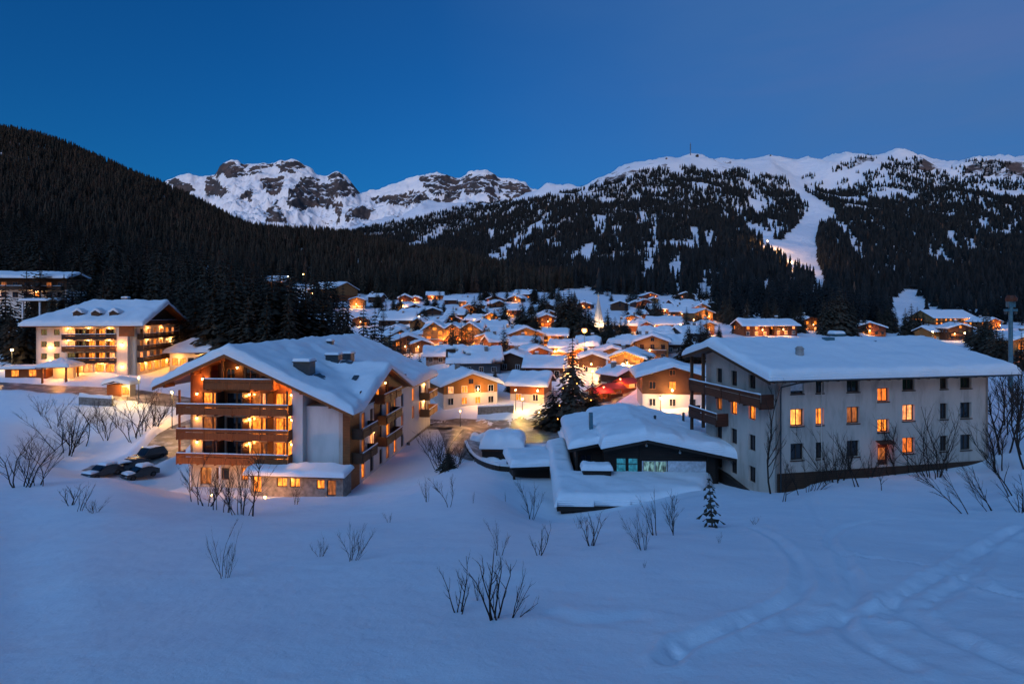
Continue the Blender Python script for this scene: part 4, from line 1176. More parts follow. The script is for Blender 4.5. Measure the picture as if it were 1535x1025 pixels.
    for i in range(n):
        a, b_ = p0.lerp(p1, i/n), p0.lerp(p1, (i+1)/n)
        mb.add([(a.x-.2, a.y, a.z-2.5), (a.x+.2, a.y, a.z-2.5), (a.x+.2, a.y, a.z+.9), (a.x-.2, a.y, a.z+.9), (b_.x-.2, b_.y, b_.z-2.5), (b_.x+.2, b_.y, b_.z-2.5), (b_.x+.2, b_.y, b_.z+.9), (b_.x-.2, b_.y, b_.z+.9)], [(0,1,5,4),(1,2,6,5),(2,3,7,6),(3,0,4,7),(0,3,2,1),(4,5,6,7)])
    mb.build('boards', M['wood_black'], rw)
low_chalet()
# ------------------------------------------------------------------ village houses, each placed where its foot meets the land
def vwindow(parent, u, v, z, w_, h_, pane, frame='frame_wood', small=False, xf=None):
    mb = MB()
    if not small:
        f = .09
        mb.box(u-w_/2-f, u-w_/2, v-.07, v-.003, z-f, z+h_+f); mb.box(u+w_/2, u+w_/2+f, v-.07, v-.003, z-f, z+h_+f)
        mb.box(u-w_/2, u+w_/2, v-.07, v-.003, z+h_, z+h_+f); mb.box(u-w_/2, u+w_/2, v-.09, v-.003, z-f, z)
        mb.box(u-.035, u+.035, v-.06, v-.03, z, z+h_)
        o = mb.build('window', M[frame], parent, xf=xf)
        MB().box(u-w_/2, u+w_/2, v-.028, v-.004, z, z+h_).build('pane', M[pane], o, xf=xf)
    else:
        o = MB().box(u-w_/2, u+w_/2, v-.03, v-.004, z, z+h_).build('window', M[pane], parent, xf=xf)
    return o
VILLAGE = []
def chalet(label, px, py, wpx, h=5.2, yaw=0, front=True, low='white', up='wood_dark', split=.5, lit=.3, d=None, slope=.36, over=.9, snow=.65,
           balc=False, lamp=0, group='village houses across the valley', cat='house', name='chalet', seed=None, pos=None, w=None, chim=True, dz=-.3, chain=False):
    p = pos or hit(px, py)
    D = p.y
    W = w or wpx/F*D
    d = d or W*1.1
    sd = seed or int(px*7+py)
    r = random.Random(sd)
    c, s = math.cos(R(yaw)), math.sin(R(yaw))
    H = thing(name, label, cat, (p.x, p.y, p.z+dz), R(yaw), group)
    small = D > 230
    hl = h*split
    if low: MB().box(-W/2, W/2, 0, d, -4, hl).build('wall', M[low], H)
    q = .03 if up != low else 0
    if front:
        rise = slope*W/2
        MB().prism([(-W/2-q, hl+.002), (W/2+q, hl+.002), (W/2+q, h), (0, h+rise), (-W/2-q, h)], 'y', -q, d+q).build('timber_wall', M[up], H)
        zf = lambda X, Y: h+rise+.22-slope*np.abs(X)+0*Y
        ex, ey = (0,), ()
    else:
        rise = slope*d/2
        MB().prism([(-q, hl+.002), (d+q, hl+.002), (d+q, h), (d/2, h+rise), (-q, h)], 'x', -W/2-q, W/2+q).build('timber_wall', M[up], H)
        zf = lambda X, Y: h+rise+.22-slope*np.abs(Y-d/2)+0*X
        ex, ey = (), (d/2,)
    st = max(W, d)/(7 if small else 12)
    rf, sn = gable_roof(H, zf, -W/2-over, W/2+over, -over*1.2, d+over, ex, ey, .2, snow*r.uniform(.8, 1.25), sd % 97, st, 'wood_dark', min(.7, W*.1), lump=.6, slip=(.12 if sd % 4 == 0 and D > 130 else 0))
    if chim and r.random() < .7:
        cx, cy = r.uniform(-.3, .3)*W, d*r.uniform(.3, .7)
        z = float(zf(np.array(cx), np.array(cy)))
        chimney(rf, cx, cy, z-.3, 2.0, .45, .4, 'stone')
    n = max(1, int(round(h/2.7))); fl = h/n
    k = max(1, int(W/(2.7 if W < 14 else 3.0)))
    for i in range(n):
        for j in range(k):
            u = -W/2+W*(j+.5)/k
            x = r.random()
            pane = 'lit' if x < lit*.7 else ('lit_white' if x < lit*.85 else ('lit_soft' if x < lit else 'glass'))
            if small and pane == 'glass' and r.random() < .3: continue
            vwindow(H, u, -q, i*fl+.75, 1.05, 1.25, pane, 'frame_wood' if i >= n*split else 'frame_white', small)
    if front and h+rise-h > 1.4:
        vwindow(H, 0, -q, h+.15, .9, .9, 'lit' if r.random() < lit else 'glass', 'frame_wood', small)
    if not small or r.random() < .4:
        # the side that shows
        side = 1 if p.x < 0 else -1
        xf = facade((W/2, 0, 0), RIGHT) if side == 1 else facade((-W/2, d, 0), LEFT)
        kk = max(1, int(d/3.4))
        for j in range(kk):
            x = r.random()
            vwindow(H, d*(j+.5)/kk, -q, .8 if n == 1 else fl+.7, 1.0, 1.2, 'lit' if x < lit*.6 else 'glass', 'frame_wood', small, xf)
    if balc:
        balcony(H, facade((0, -q, 0), FRONT), -W*.44, W*.44, hl+.1 if n > 1 else .3, 1.1, 'wood_dark', .95, .14, snow=not small)
    if lamp:
        u = r.uniform(-.35, .35)*W
        lz = min(h-.35, hl*.9+1.1)
        mb = MB(); mb.tube([(u, -.03, lz+.5), (u, -1.3, lz+.5)], [.04, .03], 5); mb.build('lamp_arm', M['dark_metal'], H)
        mb = MB(); mb.lathe([(.05, -.16), (.19, -.05), (.19, .1), (.05, .4)], (u, -1.3, lz), 8)
        mb.build('lamp', M['bulb'], H)
        point((u, -2.0, lz-.25), lamp*(1.5 if D < 140 else 3.4), (1, .40, .09), .2, H)  # lamp added to lit houses for warm glow, light moved past its bulb
    if chain:
        mb = MB(); n_ = 26
        for row in (0, 1, 2):
            for i in range(n_):
                u = -W/2+W*(i+.5)/n_
                zz = (h+.1+(slope*(W/2-abs(u)) if front else 0)-.15, hl+.95, hl*.62)[row]-.18*math.sin(i*1.3)**2
                mb.lathe([(.02, -.09), (.09, 0), (.02, .09)], (u, -1.15 if row == 1 and balc else -.16, zz), 5)
        q_ = mb.build('light_chain', M['fairy_warm'], H); q_['kind'] = 'stuff'
    VILLAGE.append((p, W, d))
    return H
M['fairy_warm'] = m_bulb('warm_fairy_light', (1.0, .34, .03), 3)
G1 = 'village houses across the valley'
C = chalet
# near row, along the road
C('white walled chalet with a broad ochre wooden gable beside the road', 706, 608, 84, 4.6, 22, True, 'white', 'wood_ochre', .62, .35, balc=False, lamp=260, snow=.8, seed=3)
C('wooden chalet with a low lit porch under a flat snowy eave by the road', 790, 604, 52, 4.0, -14, False, 'cream', 'wood', .5, .6, lamp=220, snow=.75, d=9, seed=8)
C('long blue grey house with a smooth snow roof behind the white gabled chalet', 712, 560, 76, 3.4, 6, False, 'slate', 'slate', .5, .0, snow=.9, d=11, slope=.5)
C('dark brown gabled house close behind the low lit porch', 766, 556, 40, 3.8, -12, True, 'wood_dark', 'wood_dark', .5, .05, snow=.8)
C('rounded dark timber house with one lamp under its snowy eave', 752, 525, 34, 3.2, 18, False, 'wood_dark', 'wood', .4, .25, lamp=60, snow=.9)
C('snow loaded ochre house standing behind the dark brown gable', 786, 532, 38, 3.6, -10, False, 'wood_ochre', 'wood_ochre', .5, .3, lamp=40, snow=.9)
C('ochre gabled house with a glowing window grid, left of the market stalls', 788, 522, 52, 5.0, 10, True, 'cream', 'wood_ochre', .4, .8, lamp=110, snow=.8, balc=True)
C('brown house with strings of market lights along its front', 832, 521, 34, 4.6, -8, False, 'wood', 'wood_dark', .4, .9, lamp=260, snow=.7, chain=True)
C('grey roofed house with slipped snow left of the tall decorated spruce', 816, 566, 56, 3.0, -6, False, 'stone', 'wood_dark', .5, .1, snow=.55, d=12, slope=.3)
C('small house with several lit windows just behind the hotel roof', 632, 529, 27, 3.4, 15, True, 'wood_dark', 'wood_dark', .4, .8, lamp=60)
C('low dark house with a snow roof in front of the lit lodge', 668, 545, 58, 2.6, 8, False, 'stone', 'wood_dark', .5, .05, snow=.8, d=9)
C('brown gabled chalet facing the road right of the decorated spruce', 888, 560, 40, 4.0, -8, True, 'white', 'wood_dark', .45, .2, lamp=90, snow=.7)
C('yellow lit chalet with light strings across its front beside a bright street lamp', 938, 562, 54, 4.6, -24, True, 'wood_ochre', 'wood_ochre', .4, .85, lamp=300, snow=.75, balc=True, chain=True)
C('tall ochre wooden gable house above the light string chalet', 978, 541, 46, 5.8, -16, True, 'wood_ochre', 'wood_ochre', .4, .15, lamp=60, snow=.8, balc=True)
C('small dark gable hut on the snow above the brown gabled chalet', 921, 519, 22, 2.8, 10, True, 'wood_dark', 'wood_dark', .4, 0, snow=.6)
C('small reddish hut left of the tall ochre gable', 959, 518, 17, 2.6, -12, True, 'wood_red', 'wood_red', .4, .2, snow=.6)
C('big brown timber chalet over a white ground floor with a bright entrance', 1008, 612, 88, 6.2, -7, True, 'white', 'wood_dark', .46, .25, lamp=380, snow=.75, slope=.30, over=1.3, d=11, seed=5)
C('snow mound roofed house behind the big brown timber chalet', 1018, 529, 42, 3.2, 12, False, 'stone', 'wood_dark', .5, .1, snow=1.1, d=10)
# upper village, right of the dark spruces
C('dark gable cottage at the edge of the snow meadow', 929, 466, 25, 4.2, -6, True, 'wood_dark', 'wood_dark', .4, .1)
C('cottage with an orange lamp right of the dark gable cottage', 966, 462, 25, 4.0, 8, True, 'wood_dark', 'wood_red', .4, .5, lamp=120)
C('long low house with reddish lit eaves on the meadow', 992, 471, 34, 3.2, -4, False, 'wood_red', 'wood_red', .4, .4, lamp=150)
C('highest chalet of the slope, a dark gable below the wood', 1028, 452, 26, 5.0, -10, True, 'wood_dark', 'wood_dark', .4, .15)
C('second row chalet directly below the highest chalet', 1028, 464, 34, 3.4, 6, False, 'wood_dark', 'wood_red', .4, .3)
C('snow roofed cottage tucked between two rows on the slope', 1020, 477, 28, 3.8, -14, False, 'wood_dark', 'wood_dark', .4, .35, lamp=60)
C('orange lit gable chalet at the right end of the slope', 1055, 482, 30, 4.6, 12, True, 'wood', 'wood_ochre', .4, .9, lamp=220)
C('long red lit row house along the lower meadow', 998, 497, 48, 3.4, -8, False, 'wood_red', 'wood_red', .4, .7, lamp=220)
C('slate blue house with a drifted roof above the grey roofed corner', 1042, 512, 38, 3.4, 10, False, 'slate', 'slate', .4, 0, snow=.9)
C('reddish lit house half hidden by bare trees over the long grey roof', 1134, 504, 38, 4.4, 0, False, 'wood_red', 'wood_red', .4, .8, lamp=160)
C('reddish lit house at the foot of the tall spruces', 1178, 503, 36, 4.2, 6, False, 'wood_red', 'wood_dark', .4, .7, lamp=130)
C('little house with yellow windows under spruces above the long grey roof', 1216, 496, 24, 5.2, 0, True, 'wood_dark', 'wood_dark', .4, .9, lamp=90)
C('gable with a glowing roof edge above the middle of the long grey roof', 1304, 502, 40, 4.0, -26, True, 'wood', 'wood_red', .4, .5, lamp=170)
C('long orange lit lodge on the right hand snow slope', 1432, 487, 58, 5.4, -6, False, 'wood', 'wood_ochre', .4, .9, lamp=420, balc=True)
C('glowing annex below the long orange lodge', 1411, 509, 30, 4.0, 4, False, 'cream', 'wood_ochre', .4, .95, lamp=300)
C('dark rounded house with a balcony beside the glowing annex', 1440, 510, 32, 5.6, -14, True, 'wood_dark', 'wood_dark', .4, .4, lamp=90, balc=True)
C('house with a snowy hip behind the dark conifers near the steel pylon', 1489, 494, 26, 5.0, 10, True, 'wood_dark', 'wood', .4, .6, lamp=150)
C('orange lit house behind the steel pylon at the edge of the village', 1541, 545, 40, 6.0, -10, True, 'wood', 'wood_ochre', .4, .95, lamp=420, balc=True)
# upper village, left
C('snow roofed house glowing yellow behind it at the top of the left clearing', 405, 431, 40, 4.6, 6, False, 'wood_dark', 'wood_red', .4, .4, lamp=260)
C('orange lit long house in the left clearing', 480, 447, 50, 6.4, -24, False, 'wood', 'wood_ochre', .4, .6, lamp=420, balc=True)
C('lit gable chalet between dark trunks below the hillside wood', 535, 463, 22, 5.6, 8, True, 'cream', 'wood_ochre', .4, .8, lamp=200)
C('small dark barn beside the lit gable chalet', 561, 454, 19, 4.4, -6, False, 'wood_dark', 'wood_dark', .4, 0)
C('cluster house with a wide snow roof and two dark dormers', 594, 488, 52, 3.0, 4, False, 'wood_dark', 'wood_dark', .4, .15, snow=.9)
C('stone house with a warm window under the wide snow roof', 593, 503, 22, 3.4, -10, True, 'stone', 'wood', .4, .6, lamp=80)
C('dark gabled house with lit windows beyond the hotel ridge', 612, 530, 46, 4.6, 14, True, 'wood_dark', 'wood_dark', .4, .5, lamp=60, snow=.8)
C('tiny roof peeping from deep snow high in the middle', 678, 456, 24, 3.0, 0, False, 'wood_red', 'wood_red', .4, .2)
C('orange lit little house on the upper middle slope', 699, 460, 20, 3.6, 10, False, 'wood', 'wood_ochre', .4, .9, lamp=160)
C('cottage with a glowing door behind the lit lodge', 682, 481, 28, 3.4, -6, False, 'cream', 'wood_dark', .4, .8, lamp=200)
C('long brown hut at the upper edge of the middle slope', 786, 447, 30, 3.4, -8, False, 'wood_red', 'wood_red', .4, .3, lamp=70)
C('lit gable cottage beside a spruce under the long brown hut', 819, 490, 24, 4.4, 6, True, 'wood', 'wood_red', .4, .8, lamp=130)
C('grey cottage sunk in snow left of the round spruces', 648, 474, 26, 3.0, 12, True, 'stone', 'wood_dark', .4, .15)
C('brown cottage with a white roof among the spruces of the middle slope', 768, 470, 26, 3.4, -12, True, 'wood_dark', 'wood_dark', .4, .3)
C('low barn below the brown hut on the middle slope', 742, 500, 36, 2.8, 5, False, 'wood_dark', 'wood_dark', .4, .0, snow=.9)
C('cottage with a steep white roof on the open middle slope', 722, 494, 26, 3.0, -16, True, 'stone', 'wood_dark', .4, .2)
# more of the village
C('snow roofed barn on the meadow right of the church spire', 926, 497, 30, 3.2, 5, False, 'wood_dark', 'wood_dark', .4, .1, snow=.9)
C('amber lit cottage between the barn and the long red row house', 948, 488, 24, 3.6, -9, True, 'cream', 'wood_ochre', .4, .8, lamp=160)
C('cottage with a red lit eave at the top end of the meadow', 975, 449, 22, 3.6, 4, True, 'wood_red', 'wood_red', .4, .5, lamp=120)
C('wide snow roof without lights in front of the long red row house', 985, 511, 44, 2.6, -5, False, 'stone', 'wood_dark', .5, 0, snow=1.0, d=10)
C('narrow lit gable squeezed beside the slate blue house', 1062, 503, 20, 4.4, 14, True, 'wood', 'wood_ochre', .4, .8, lamp=140)
C('reddish shop front glowing at the start of the market lane', 868, 546, 32, 3.8, 16, True, 'wood_red', 'wood', .4, .9, lamp=260, snow=.7, chain=True)
C('brown market house with an amber ground floor behind the decorated spruce', 842, 541, 34, 4.4, -12, False, 'cream', 'wood_dark', .5, .7, lamp=260, snow=.7)
C('snow bound house with one amber gable window left of the market house', 806, 545, 34, 3.6, 16, True, 'wood_dark', 'wood', .4, .3, lamp=120, snow=.8)
C('ochre cottage lit from below at the lodge end of the lane', 728, 521, 26, 3.8, -18, True, 'cream', 'wood_ochre', .4, .7, lamp=240)
C('dark cottage with a single orange window under the clearing', 540, 489, 24, 3.6, 8, True, 'wood_dark', 'wood_dark', .4, .4, lamp=90)
C('pair roofed snowy house at the bend of the upper lane', 612, 478, 30, 3.2, -12, False, 'wood_dark', 'wood_red', .4, .3, lamp=110)
C('hut with glowing eaves at the forest edge of the middle slope', 652, 449, 24, 3.4, 6, False, 'wood_red', 'wood', .4, .6, lamp=150)
C('cottage high on the middle slope with a warm doorway', 742, 456, 24, 3.6, -6, True, 'wood_dark', 'wood_red', .4, .6, lamp=130)
C('low snow covered stable right of the lit gable cottage', 846, 497, 26, 2.8, -10, False, 'wood_dark', 'wood_dark', .4, .1, snow=.9)
C('long shed with a lit end wall between lodge and market stalls', 758, 511, 36, 3.0, 9, False, 'wood', 'wood_dark', .4, .5, lamp=140)
C('cottage with a warm porch at the right edge of the market lane', 938, 583, 34, 3.6, 30, True, 'cream', 'wood_dark', .45, .6, lamp=240, snow=.8)
C('orange lit guest house high above the right hand lodge', 1470, 479, 30, 5.4, 8, True, 'wood', 'wood_ochre', .4, .8, lamp=260)
hr = random.Random(31); made = 0
while made < 34:
    px = hr.uniform(596, 1068); py = hr.uniform(450, 566)
    if 838 < px < 945 and 470 < py < 530: continue
    if py > 530 and not (760 < px < 960): continue
    q = hit(px, py)
    w_ = hr.uniform(6, 9.5)
    if q.y < 118 or any(abs(q.x-p.x) < (W+w_)*.52+1 and -w_-2 < q.y-p.y < d+2.5 for p, W, d in VILLAGE): continue
    made += 1
    lit_ = hr.choice([0, .15, .4, .8])
    C('small snow roofed cottage squeezed between bigger houses of the village', px, py, 0, hr.uniform(2.6, 4.6), hr.uniform(-35, 35), hr.random() < .6, hr.choice(['white', 'stone', 'wood_dark', 'cream']), hr.choice(['wood_dark', 'wood_red', 'wood_ochre', 'wood']), .4, lit_, w=w_, d=hr.uniform(6, 9), pos=q, lamp=0 if lit_ < .3 else hr.uniform(60, 130), group='small cottages filling the village', snow=hr.uniform(.6, 1.0), slope=hr.uniform(.3, .55))
# the lit lodge with three gables
def lodge():
    p = hit(677, 522); W = 88/F*p.y
    H = thing('lodge', 'brightly lit orange lodge with three gables and tall windows', 'lodge', (p.x, p.y, p.z-.3), R(-8))
    h, d = 6.6, 11
    MB().box(-W/2, W/2, 0, d, -4, 2.4).build('wall', M['cream'], H)
    MB().box(-W/2-.03, W/2+.03, -.03, d, 2.402, h).build('timber_wall', M['wood_ochre'], H)
    gx = [(-W*.30, W*.19), (0.02*W, W*.15), (W*.32, W*.18)]
    def zf(X, Y):
        z = h+1.9-.34*np.abs(Y-d/2)
        for cx, hw in gx: z = np.maximum(z, np.where(Y < d/2, h+.5+.62*(hw-np.abs(X-cx)), -9))
        return z
    for cx, hw in gx:
        MB().prism([(cx-hw, h+.003), (cx+hw, h+.003), (cx, h+.28+.6*hw)], 'y', -.03, d*.45).build('gable_wall', M['wood_ochre'], H)
    gable_roof(H, zf, -W/2-.8, W/2+.8, -1.0, d+.8, tuple(c for c, _ in gx), (d/2,), .2, .7, 17, .9, 'wood_dark', .6)
    for cx, hw in gx:
        for i, z in enumerate((.6, 3.0, 5.0)):
            for dx in (-.5, .5): vwindow(H, cx+dx*hw*1.05, -.03, z+.1, hw*.36, 1.35, ('lit_white', 'lit', 'lit_soft' if dx*cx > 0 else 'lit')[i])
        vwindow(H, cx, -.03, h+.1, hw*.36, .9, 'lit')
    for u in (-W*.42, -W*.14, W*.15, W*.48): wall_lamp(H, facade((0, -.03, 0), FRONT), u, 3.4, 620, c=OR)
    for u, lb in ((-W*.3, 'bollard floodlight added before the first gable of the lit lodge'), (W*.02, 'bollard floodlight added before the middle gable of the lit lodge'), (W*.34, 'bollard floodlight added before the last gable of the lit lodge')):
        q = Matrix.Translation(Vector(H.location)) @ Matrix.Rotation(R(-8), 4, 'Z') @ Vector((u, -5.5, 0)); q.z = hgt(q.x, q.y)
        lp = thing('fill_lamp', lb, 'lamp', q)
        mb = MB(); mb.tube([(0, 0, -.6), (0, 0, 1.1)], [.07, .06], 8); mb.build('pole', M['dark_metal'], lp)
        mb = MB(); mb.lathe([(.06, 1.1), (.14, 1.16), (.14, 1.4), (.05, 1.5)], (0, 0, 0), 8); mb.build('bulb', M['bulb'], lp)
        point((0, .3, 1.7), 1100, OR, .15, lp)  # low floodlights added so that the lodge front glows
    balcony(H, facade((0, -.03, 0), FRONT), -W*.46, -W*.12, 2.6, 1.1, 'wood', .9, .14)
    balcony(H, facade((0, -.03, 0), FRONT), W*.16, W*.46, 2.6, 1.1, 'wood', .9, .14)
lodge()
# ------------------------------------------------------------------ white hotel with wooden balconies, upper left
def white_hotel():
    z0 = -13.8
    H = thing('hotel', 'white hotel with rows of brown balconies, a lit pillar and hipped snowy roof', 'hotel', (-106.9, 127.8, z0), math.atan2(.15, 1))
    a = math.atan2(.15, 1)
    W, L, h, SL = 20.8, 23.0, 11.2, .40
    RY = L/2
    def zf(X, Y):
        m = h+SL*(RY+1.2)-SL*np.abs(Y-RY)
        hipL = h+.62*(X+2.4)
        return np.minimum(m, np.maximum(hipL, h-1.0))
    fx = facade((0, 0, 0), FRONT)
    fl = [0, 2.75, 5.45, 8.15]
    holes, panes = [], []
    r = random.Random(4)
    for i, zb in enumerate(fl):
        for k, u in enumerate((1.6, 4.2)):
            if i == 0: continue
            holes.append((u-.6, u+.6, zb+.8, zb+2.1)); panes.append('glass')
        if i == 0: continue
        for k in range(5):
            u = 7.2+k*2.05
            holes.append((u-.8, u+.8, zb+.1, zb+2.15)); panes.append(r.choice(['lit', 'glass', 'lit_soft', 'lit_white', 'glass', 'lit']))
    for u, p_ in ((8.2, 'lit'), (10.6, 'lit_white'), (13.0, 'lit'), (15.2, 'lit')): holes.append((u-.9, u+.9, .4, 2.3)); panes.append(p_)
    wall(H, fx, 0, W, -3, h, holes, M['warm_white'], 'front_wall', .2, .3)
    for q, p_ in zip(holes, panes): window(H, fx, *q, .2, p_, 'frame_wood', 1, .08)
    for zb, m_ in ((fl[1], 'wood_dark'), (fl[2], 'wood'), (fl[3], 'wood_dark')):
        balcony(H, fx, 6.0, 17.0, zb, 1.35, m_, 1.0)
        for u in (8.65, 10.8, 12.95, 15.1): MB().box(u-.06, u+.06, -1.2, -.01, zb+.003, zb+2.2).build('balcony_divider', M['wood_dark'], H, xf=fx)
    MB().box(17.1, 19.4, -1.1, .0, -3, h-.3).build('pillar', M['warm_white'], H)
    MB().box(17.6, 20.85, -1.12, -1.105, 8.6, h-.35).build('timber_cladding', M['wood'], H)
    # the gable side
    rx = facade((W, 0, 0), RIGHT)
    gz = lambda u: float(h+SL*(RY+1.2)-SL*abs(u-RY))-.25
    holes, panes = [], []
    for i, zb in enumerate(fl[1:]):
        for k in range(6):
            u = 2.4+k*3.3; holes.append((u-.75, u+.75, zb+.1, zb+2.15)); panes.append(r.choice(['lit', 'glass', 'lit_soft', 'glass', 'lit_white']))
    for k in range(5):
        u = 2.8+k*3.6; holes.append((u-1.1, u+1.1, .3, 2.4)); panes.append('lit')
    wall(H, rx, 0, L, -3, h, holes, M['warm_white'], 'side_wall', .2, .3)
    wall(H, rx, 0, L, h+.003, h+6, [], M['wood_dark'], 'gable_wall', .2, .3, (gz, [RY]))
    for q, p_ in zip(holes, panes): window(H, rx, *q, .2, p_, 'frame_wood', 1, .08)
    for zb in fl[1:]: balcony(H, rx, .3, 19.0, zb, 1.35, 'wood_dark', 1.0)
    balcony(H, rx, 4, 18.5, h+.1, 1.2, 'wood_dark', .9)
    wall(H, facade((0, L, 0), LEFT), 0, L, -3, h, [], M['warm_white'], 'side_wall', .2, .3)
    rf, s = gable_roof(H, zf, -2.4, W+2.0, -1.6, L+1.5, (4, 8), (RY,), .25, .95, 21, 1.0, 'wood', .8)
    for u in (7.5, 11.3, 15.1):
        z = float(zf(np.array(u), np.array(2.4)))
        mb = MB(); mb.prism([(u-.9, z), (u+.9, z), (u+.9, z+1.3), (u, z+1.9), (u-.9, z+1.3)], 'y', 1.6, 4.2)
        o = mb.build('dormer', M['wood_dark'], rf)
        snow_sheet('dormer_snow', lambda X, Y: z+1.95-.62*np.abs(X-u), axis(u-1.1, u+1.1, .3, (u,)), axis(1.4, 4.4, .5), .5, o, u, .3)
    chimney(rf, 12.5, 12.5, 15, 2.6, .7, .6, 'stone')
    # lamps on the pillar and end wall
    for u, z, pw in ((3.0, 6.3, 150), (3.0, 3.2, 150)): wall_lamp(H, fx, u, z, pw, c=OR)
    wall_lamp(H, facade((0, -1.1, 0), FRONT), 18.25, 6.8, 190, size=.22, c=OR)
    wall_lamp(H, facade((0, -1.1, 0), FRONT), 18.25, 1.8, 120, c=OR)
    for u in (4, 9.5, 15): wall_lamp(H, rx, u, 2.5, 320, c=OR)
    for zb in fl[2:]:
        for u in (5, 12): wall_lamp(H, rx, u, zb+2.2, 110, c=OR)
    wall_lamp(H, rx, 17.5, 7.2, 160)
    for u in (9, 13.5): wall_lamp(H, fx, u, 2.6, 260, c=OR)
    for zb in fl[2:]: wall_lamp(H, fx, 10.8, zb+2.3, 130, c=OR); wall_lamp(H, fx, 15.1, zb+2.3, 130, c=OR); wall_lamp(H, fx, 6.6, zb+2.3, 90, c=OR)
    # entrance porch
    p = thing('entrance_porch', 'small lit porch with a pyramid of snow on its roof at the white hotel', 'porch', H.matrix_basis @ Vector((8.5, -5.4, 0)) if False else (Matrix.Translation(Vector(H.location)) @ Matrix.Rotation(a, 4, 'Z')) @ Vector((5.2, -6.5, -.4)), a)
    for x in (0, 4.6):
        for y in (0, 4.2): MB().box(x-.15, x+.15, y-.15, y+.15, -2, 2.5).build('post', M['wood'], p)
    MB().box(.3, 4.3, 3.0, 4.0, -2, 2.4).build('wall', M['cream'], p)
    zp = lambda X, Y: 4.0-.42*np.maximum(np.abs(X-2.3), np.abs(Y-2.1))
    gable_roof(p, zp, -.9, 5.5, -.9, 5.1, (2.3,), (2.1,), .2, .6, 4, .7, 'wood', .6)
    point((2.3, 1.5, 1.9), 300, OR, parent=p)
    # long snow-topped terrace roof before the end wall
    t = thing('terrace_shelter', 'flat roofed shelter with snow along the front of the white hotel end wall', 'shelter', (Matrix.Translation(Vector(H.location)) @ Matrix.Rotation(a, 4, 'Z')) @ Vector((-3.6, -4.2, -.2)), a)
    MB().box(0, 8, .2, 3.6, -3, 1.9).build('wall', M['wood'], t)
    for u in (2.0, 5.4): vwindow(t, u, .2, .4, 1.4, 1.3, 'lit')
    gable_roof(t, lambda X, Y: 2.1+0*X, -.8, 8.6, -.8, 4, (), (), .18, .6, 6, .8, 'wood', .5)
    # pavilion to the east
    q = P(286, 549, 140)
    v = thing('pavilion', 'round cornered pavilion with yellow windows and a smooth snow cap beside the white hotel', 'pavilion', (q.x, q.y, q.z-.6), R(12))
    W2, D2, h2 = 9.4, 8.0, 3.8
    hs = [(-W2/2+.5+i*1.75, -W2/2+1.9+i*1.75, .9, 2.7) for i in range(5)]
    wall(v, facade((0, 0, 0), FRONT), -W2/2, W2/2, -3, h2, hs, M['cream'], 'wall', .2, D2)
    for i, q_ in enumerate(hs): window(v, facade((0, 0, 0), FRONT), *q_, .2, 'lit' if i != 2 else 'glass', 'frame_wood', 1)
    zp = lambda X, Y: h2+.25+np.minimum(2.4, .5*np.minimum(W2/2+1.1-np.abs(X), D2/2+1.1-np.abs(Y-D2/2)))
    gable_roof(v, zp, -W2/2-1.1, W2/2+1.1, -1.1, D2+1.1, (0,), (D2/2,), .2, .9, 12, .8, 'wood', .9)
    point((-2.6, -1.2, 2.6), 160, parent=v); point((2.6, -1.2, 2.6), 160, parent=v)
    return H
white_hotel()
# house at the edge of the wood, far left
def edge_house():
    p = P(40, 446, 172)
    H = thing('house', 'dark balcony house with a lit corner at the forest edge above the white hotel', 'house', (p.x, p.y, p.z-.5), R(8))
    W, d, h = 22, 10, 6.2
    MB().box(-W/2, W/2, 0, d, -6, 2.9).build('wall', M['white'], H)
    MB().box(-W/2-.02, W/2+.02, -.02, d, 2.902, h).build('timber_wall', M['wood_dark'], H)
    gable_roof(H, lambda X, Y: h+.3+.24*(d/2+1)-.24*np.abs(Y-d/2)+0*X, -W/2-1, W/2+1, -1.6, d+1, (), (d/2,), .22, .8, 31, 1.2, 'wood_dark', .7)
    balcony(H, facade((0, -.02, 0), FRONT), -W*.46, W*.46, 3.0, 1.3, 'wood_dark', 1.0)
    for i in range(7): vwindow(H, -W*.42+i*W*.14, -.02, .6, 1.3, 1.5, 'lit' if i in (0, 4) else 'glass'); vwindow(H, -W*.42+i*W*.14, -.02, 3.4, 1.3, 1.7, 'lit_soft' if i in (1, 5) else 'glass')
    wall_lamp(H, facade((0, -.02, 0), FRONT), -W*.44, 2.2, 500); wall_lamp(H, facade((0, -.02, 0), FRONT), W*.1, 2.3, 120)
    p = P(58, 470, 158)
    s = thing('shed', 'dark open shed on white posts with a thin snow roof below the forest edge house', 'shed', (p.x, p.y, p.z-.4), R(6))
    gable_roof(s, lambda X, Y: 4.0+.1*Y+0*X, -5, 5, 0, 4.5, (), (), .25, .45, 33, .9, 'wood_dark', .5)
    for x in (-4.4, 0, 4.4): MB().box(x-.2, x+.2, .3, .7, -4, 3.7).build('post', M['shutter_white'], s)
    MB().box(-4.4, 4.4, 3.6, 3.9, -4, 4.0).build('wall', M['wood_black'], s)
edge_house()
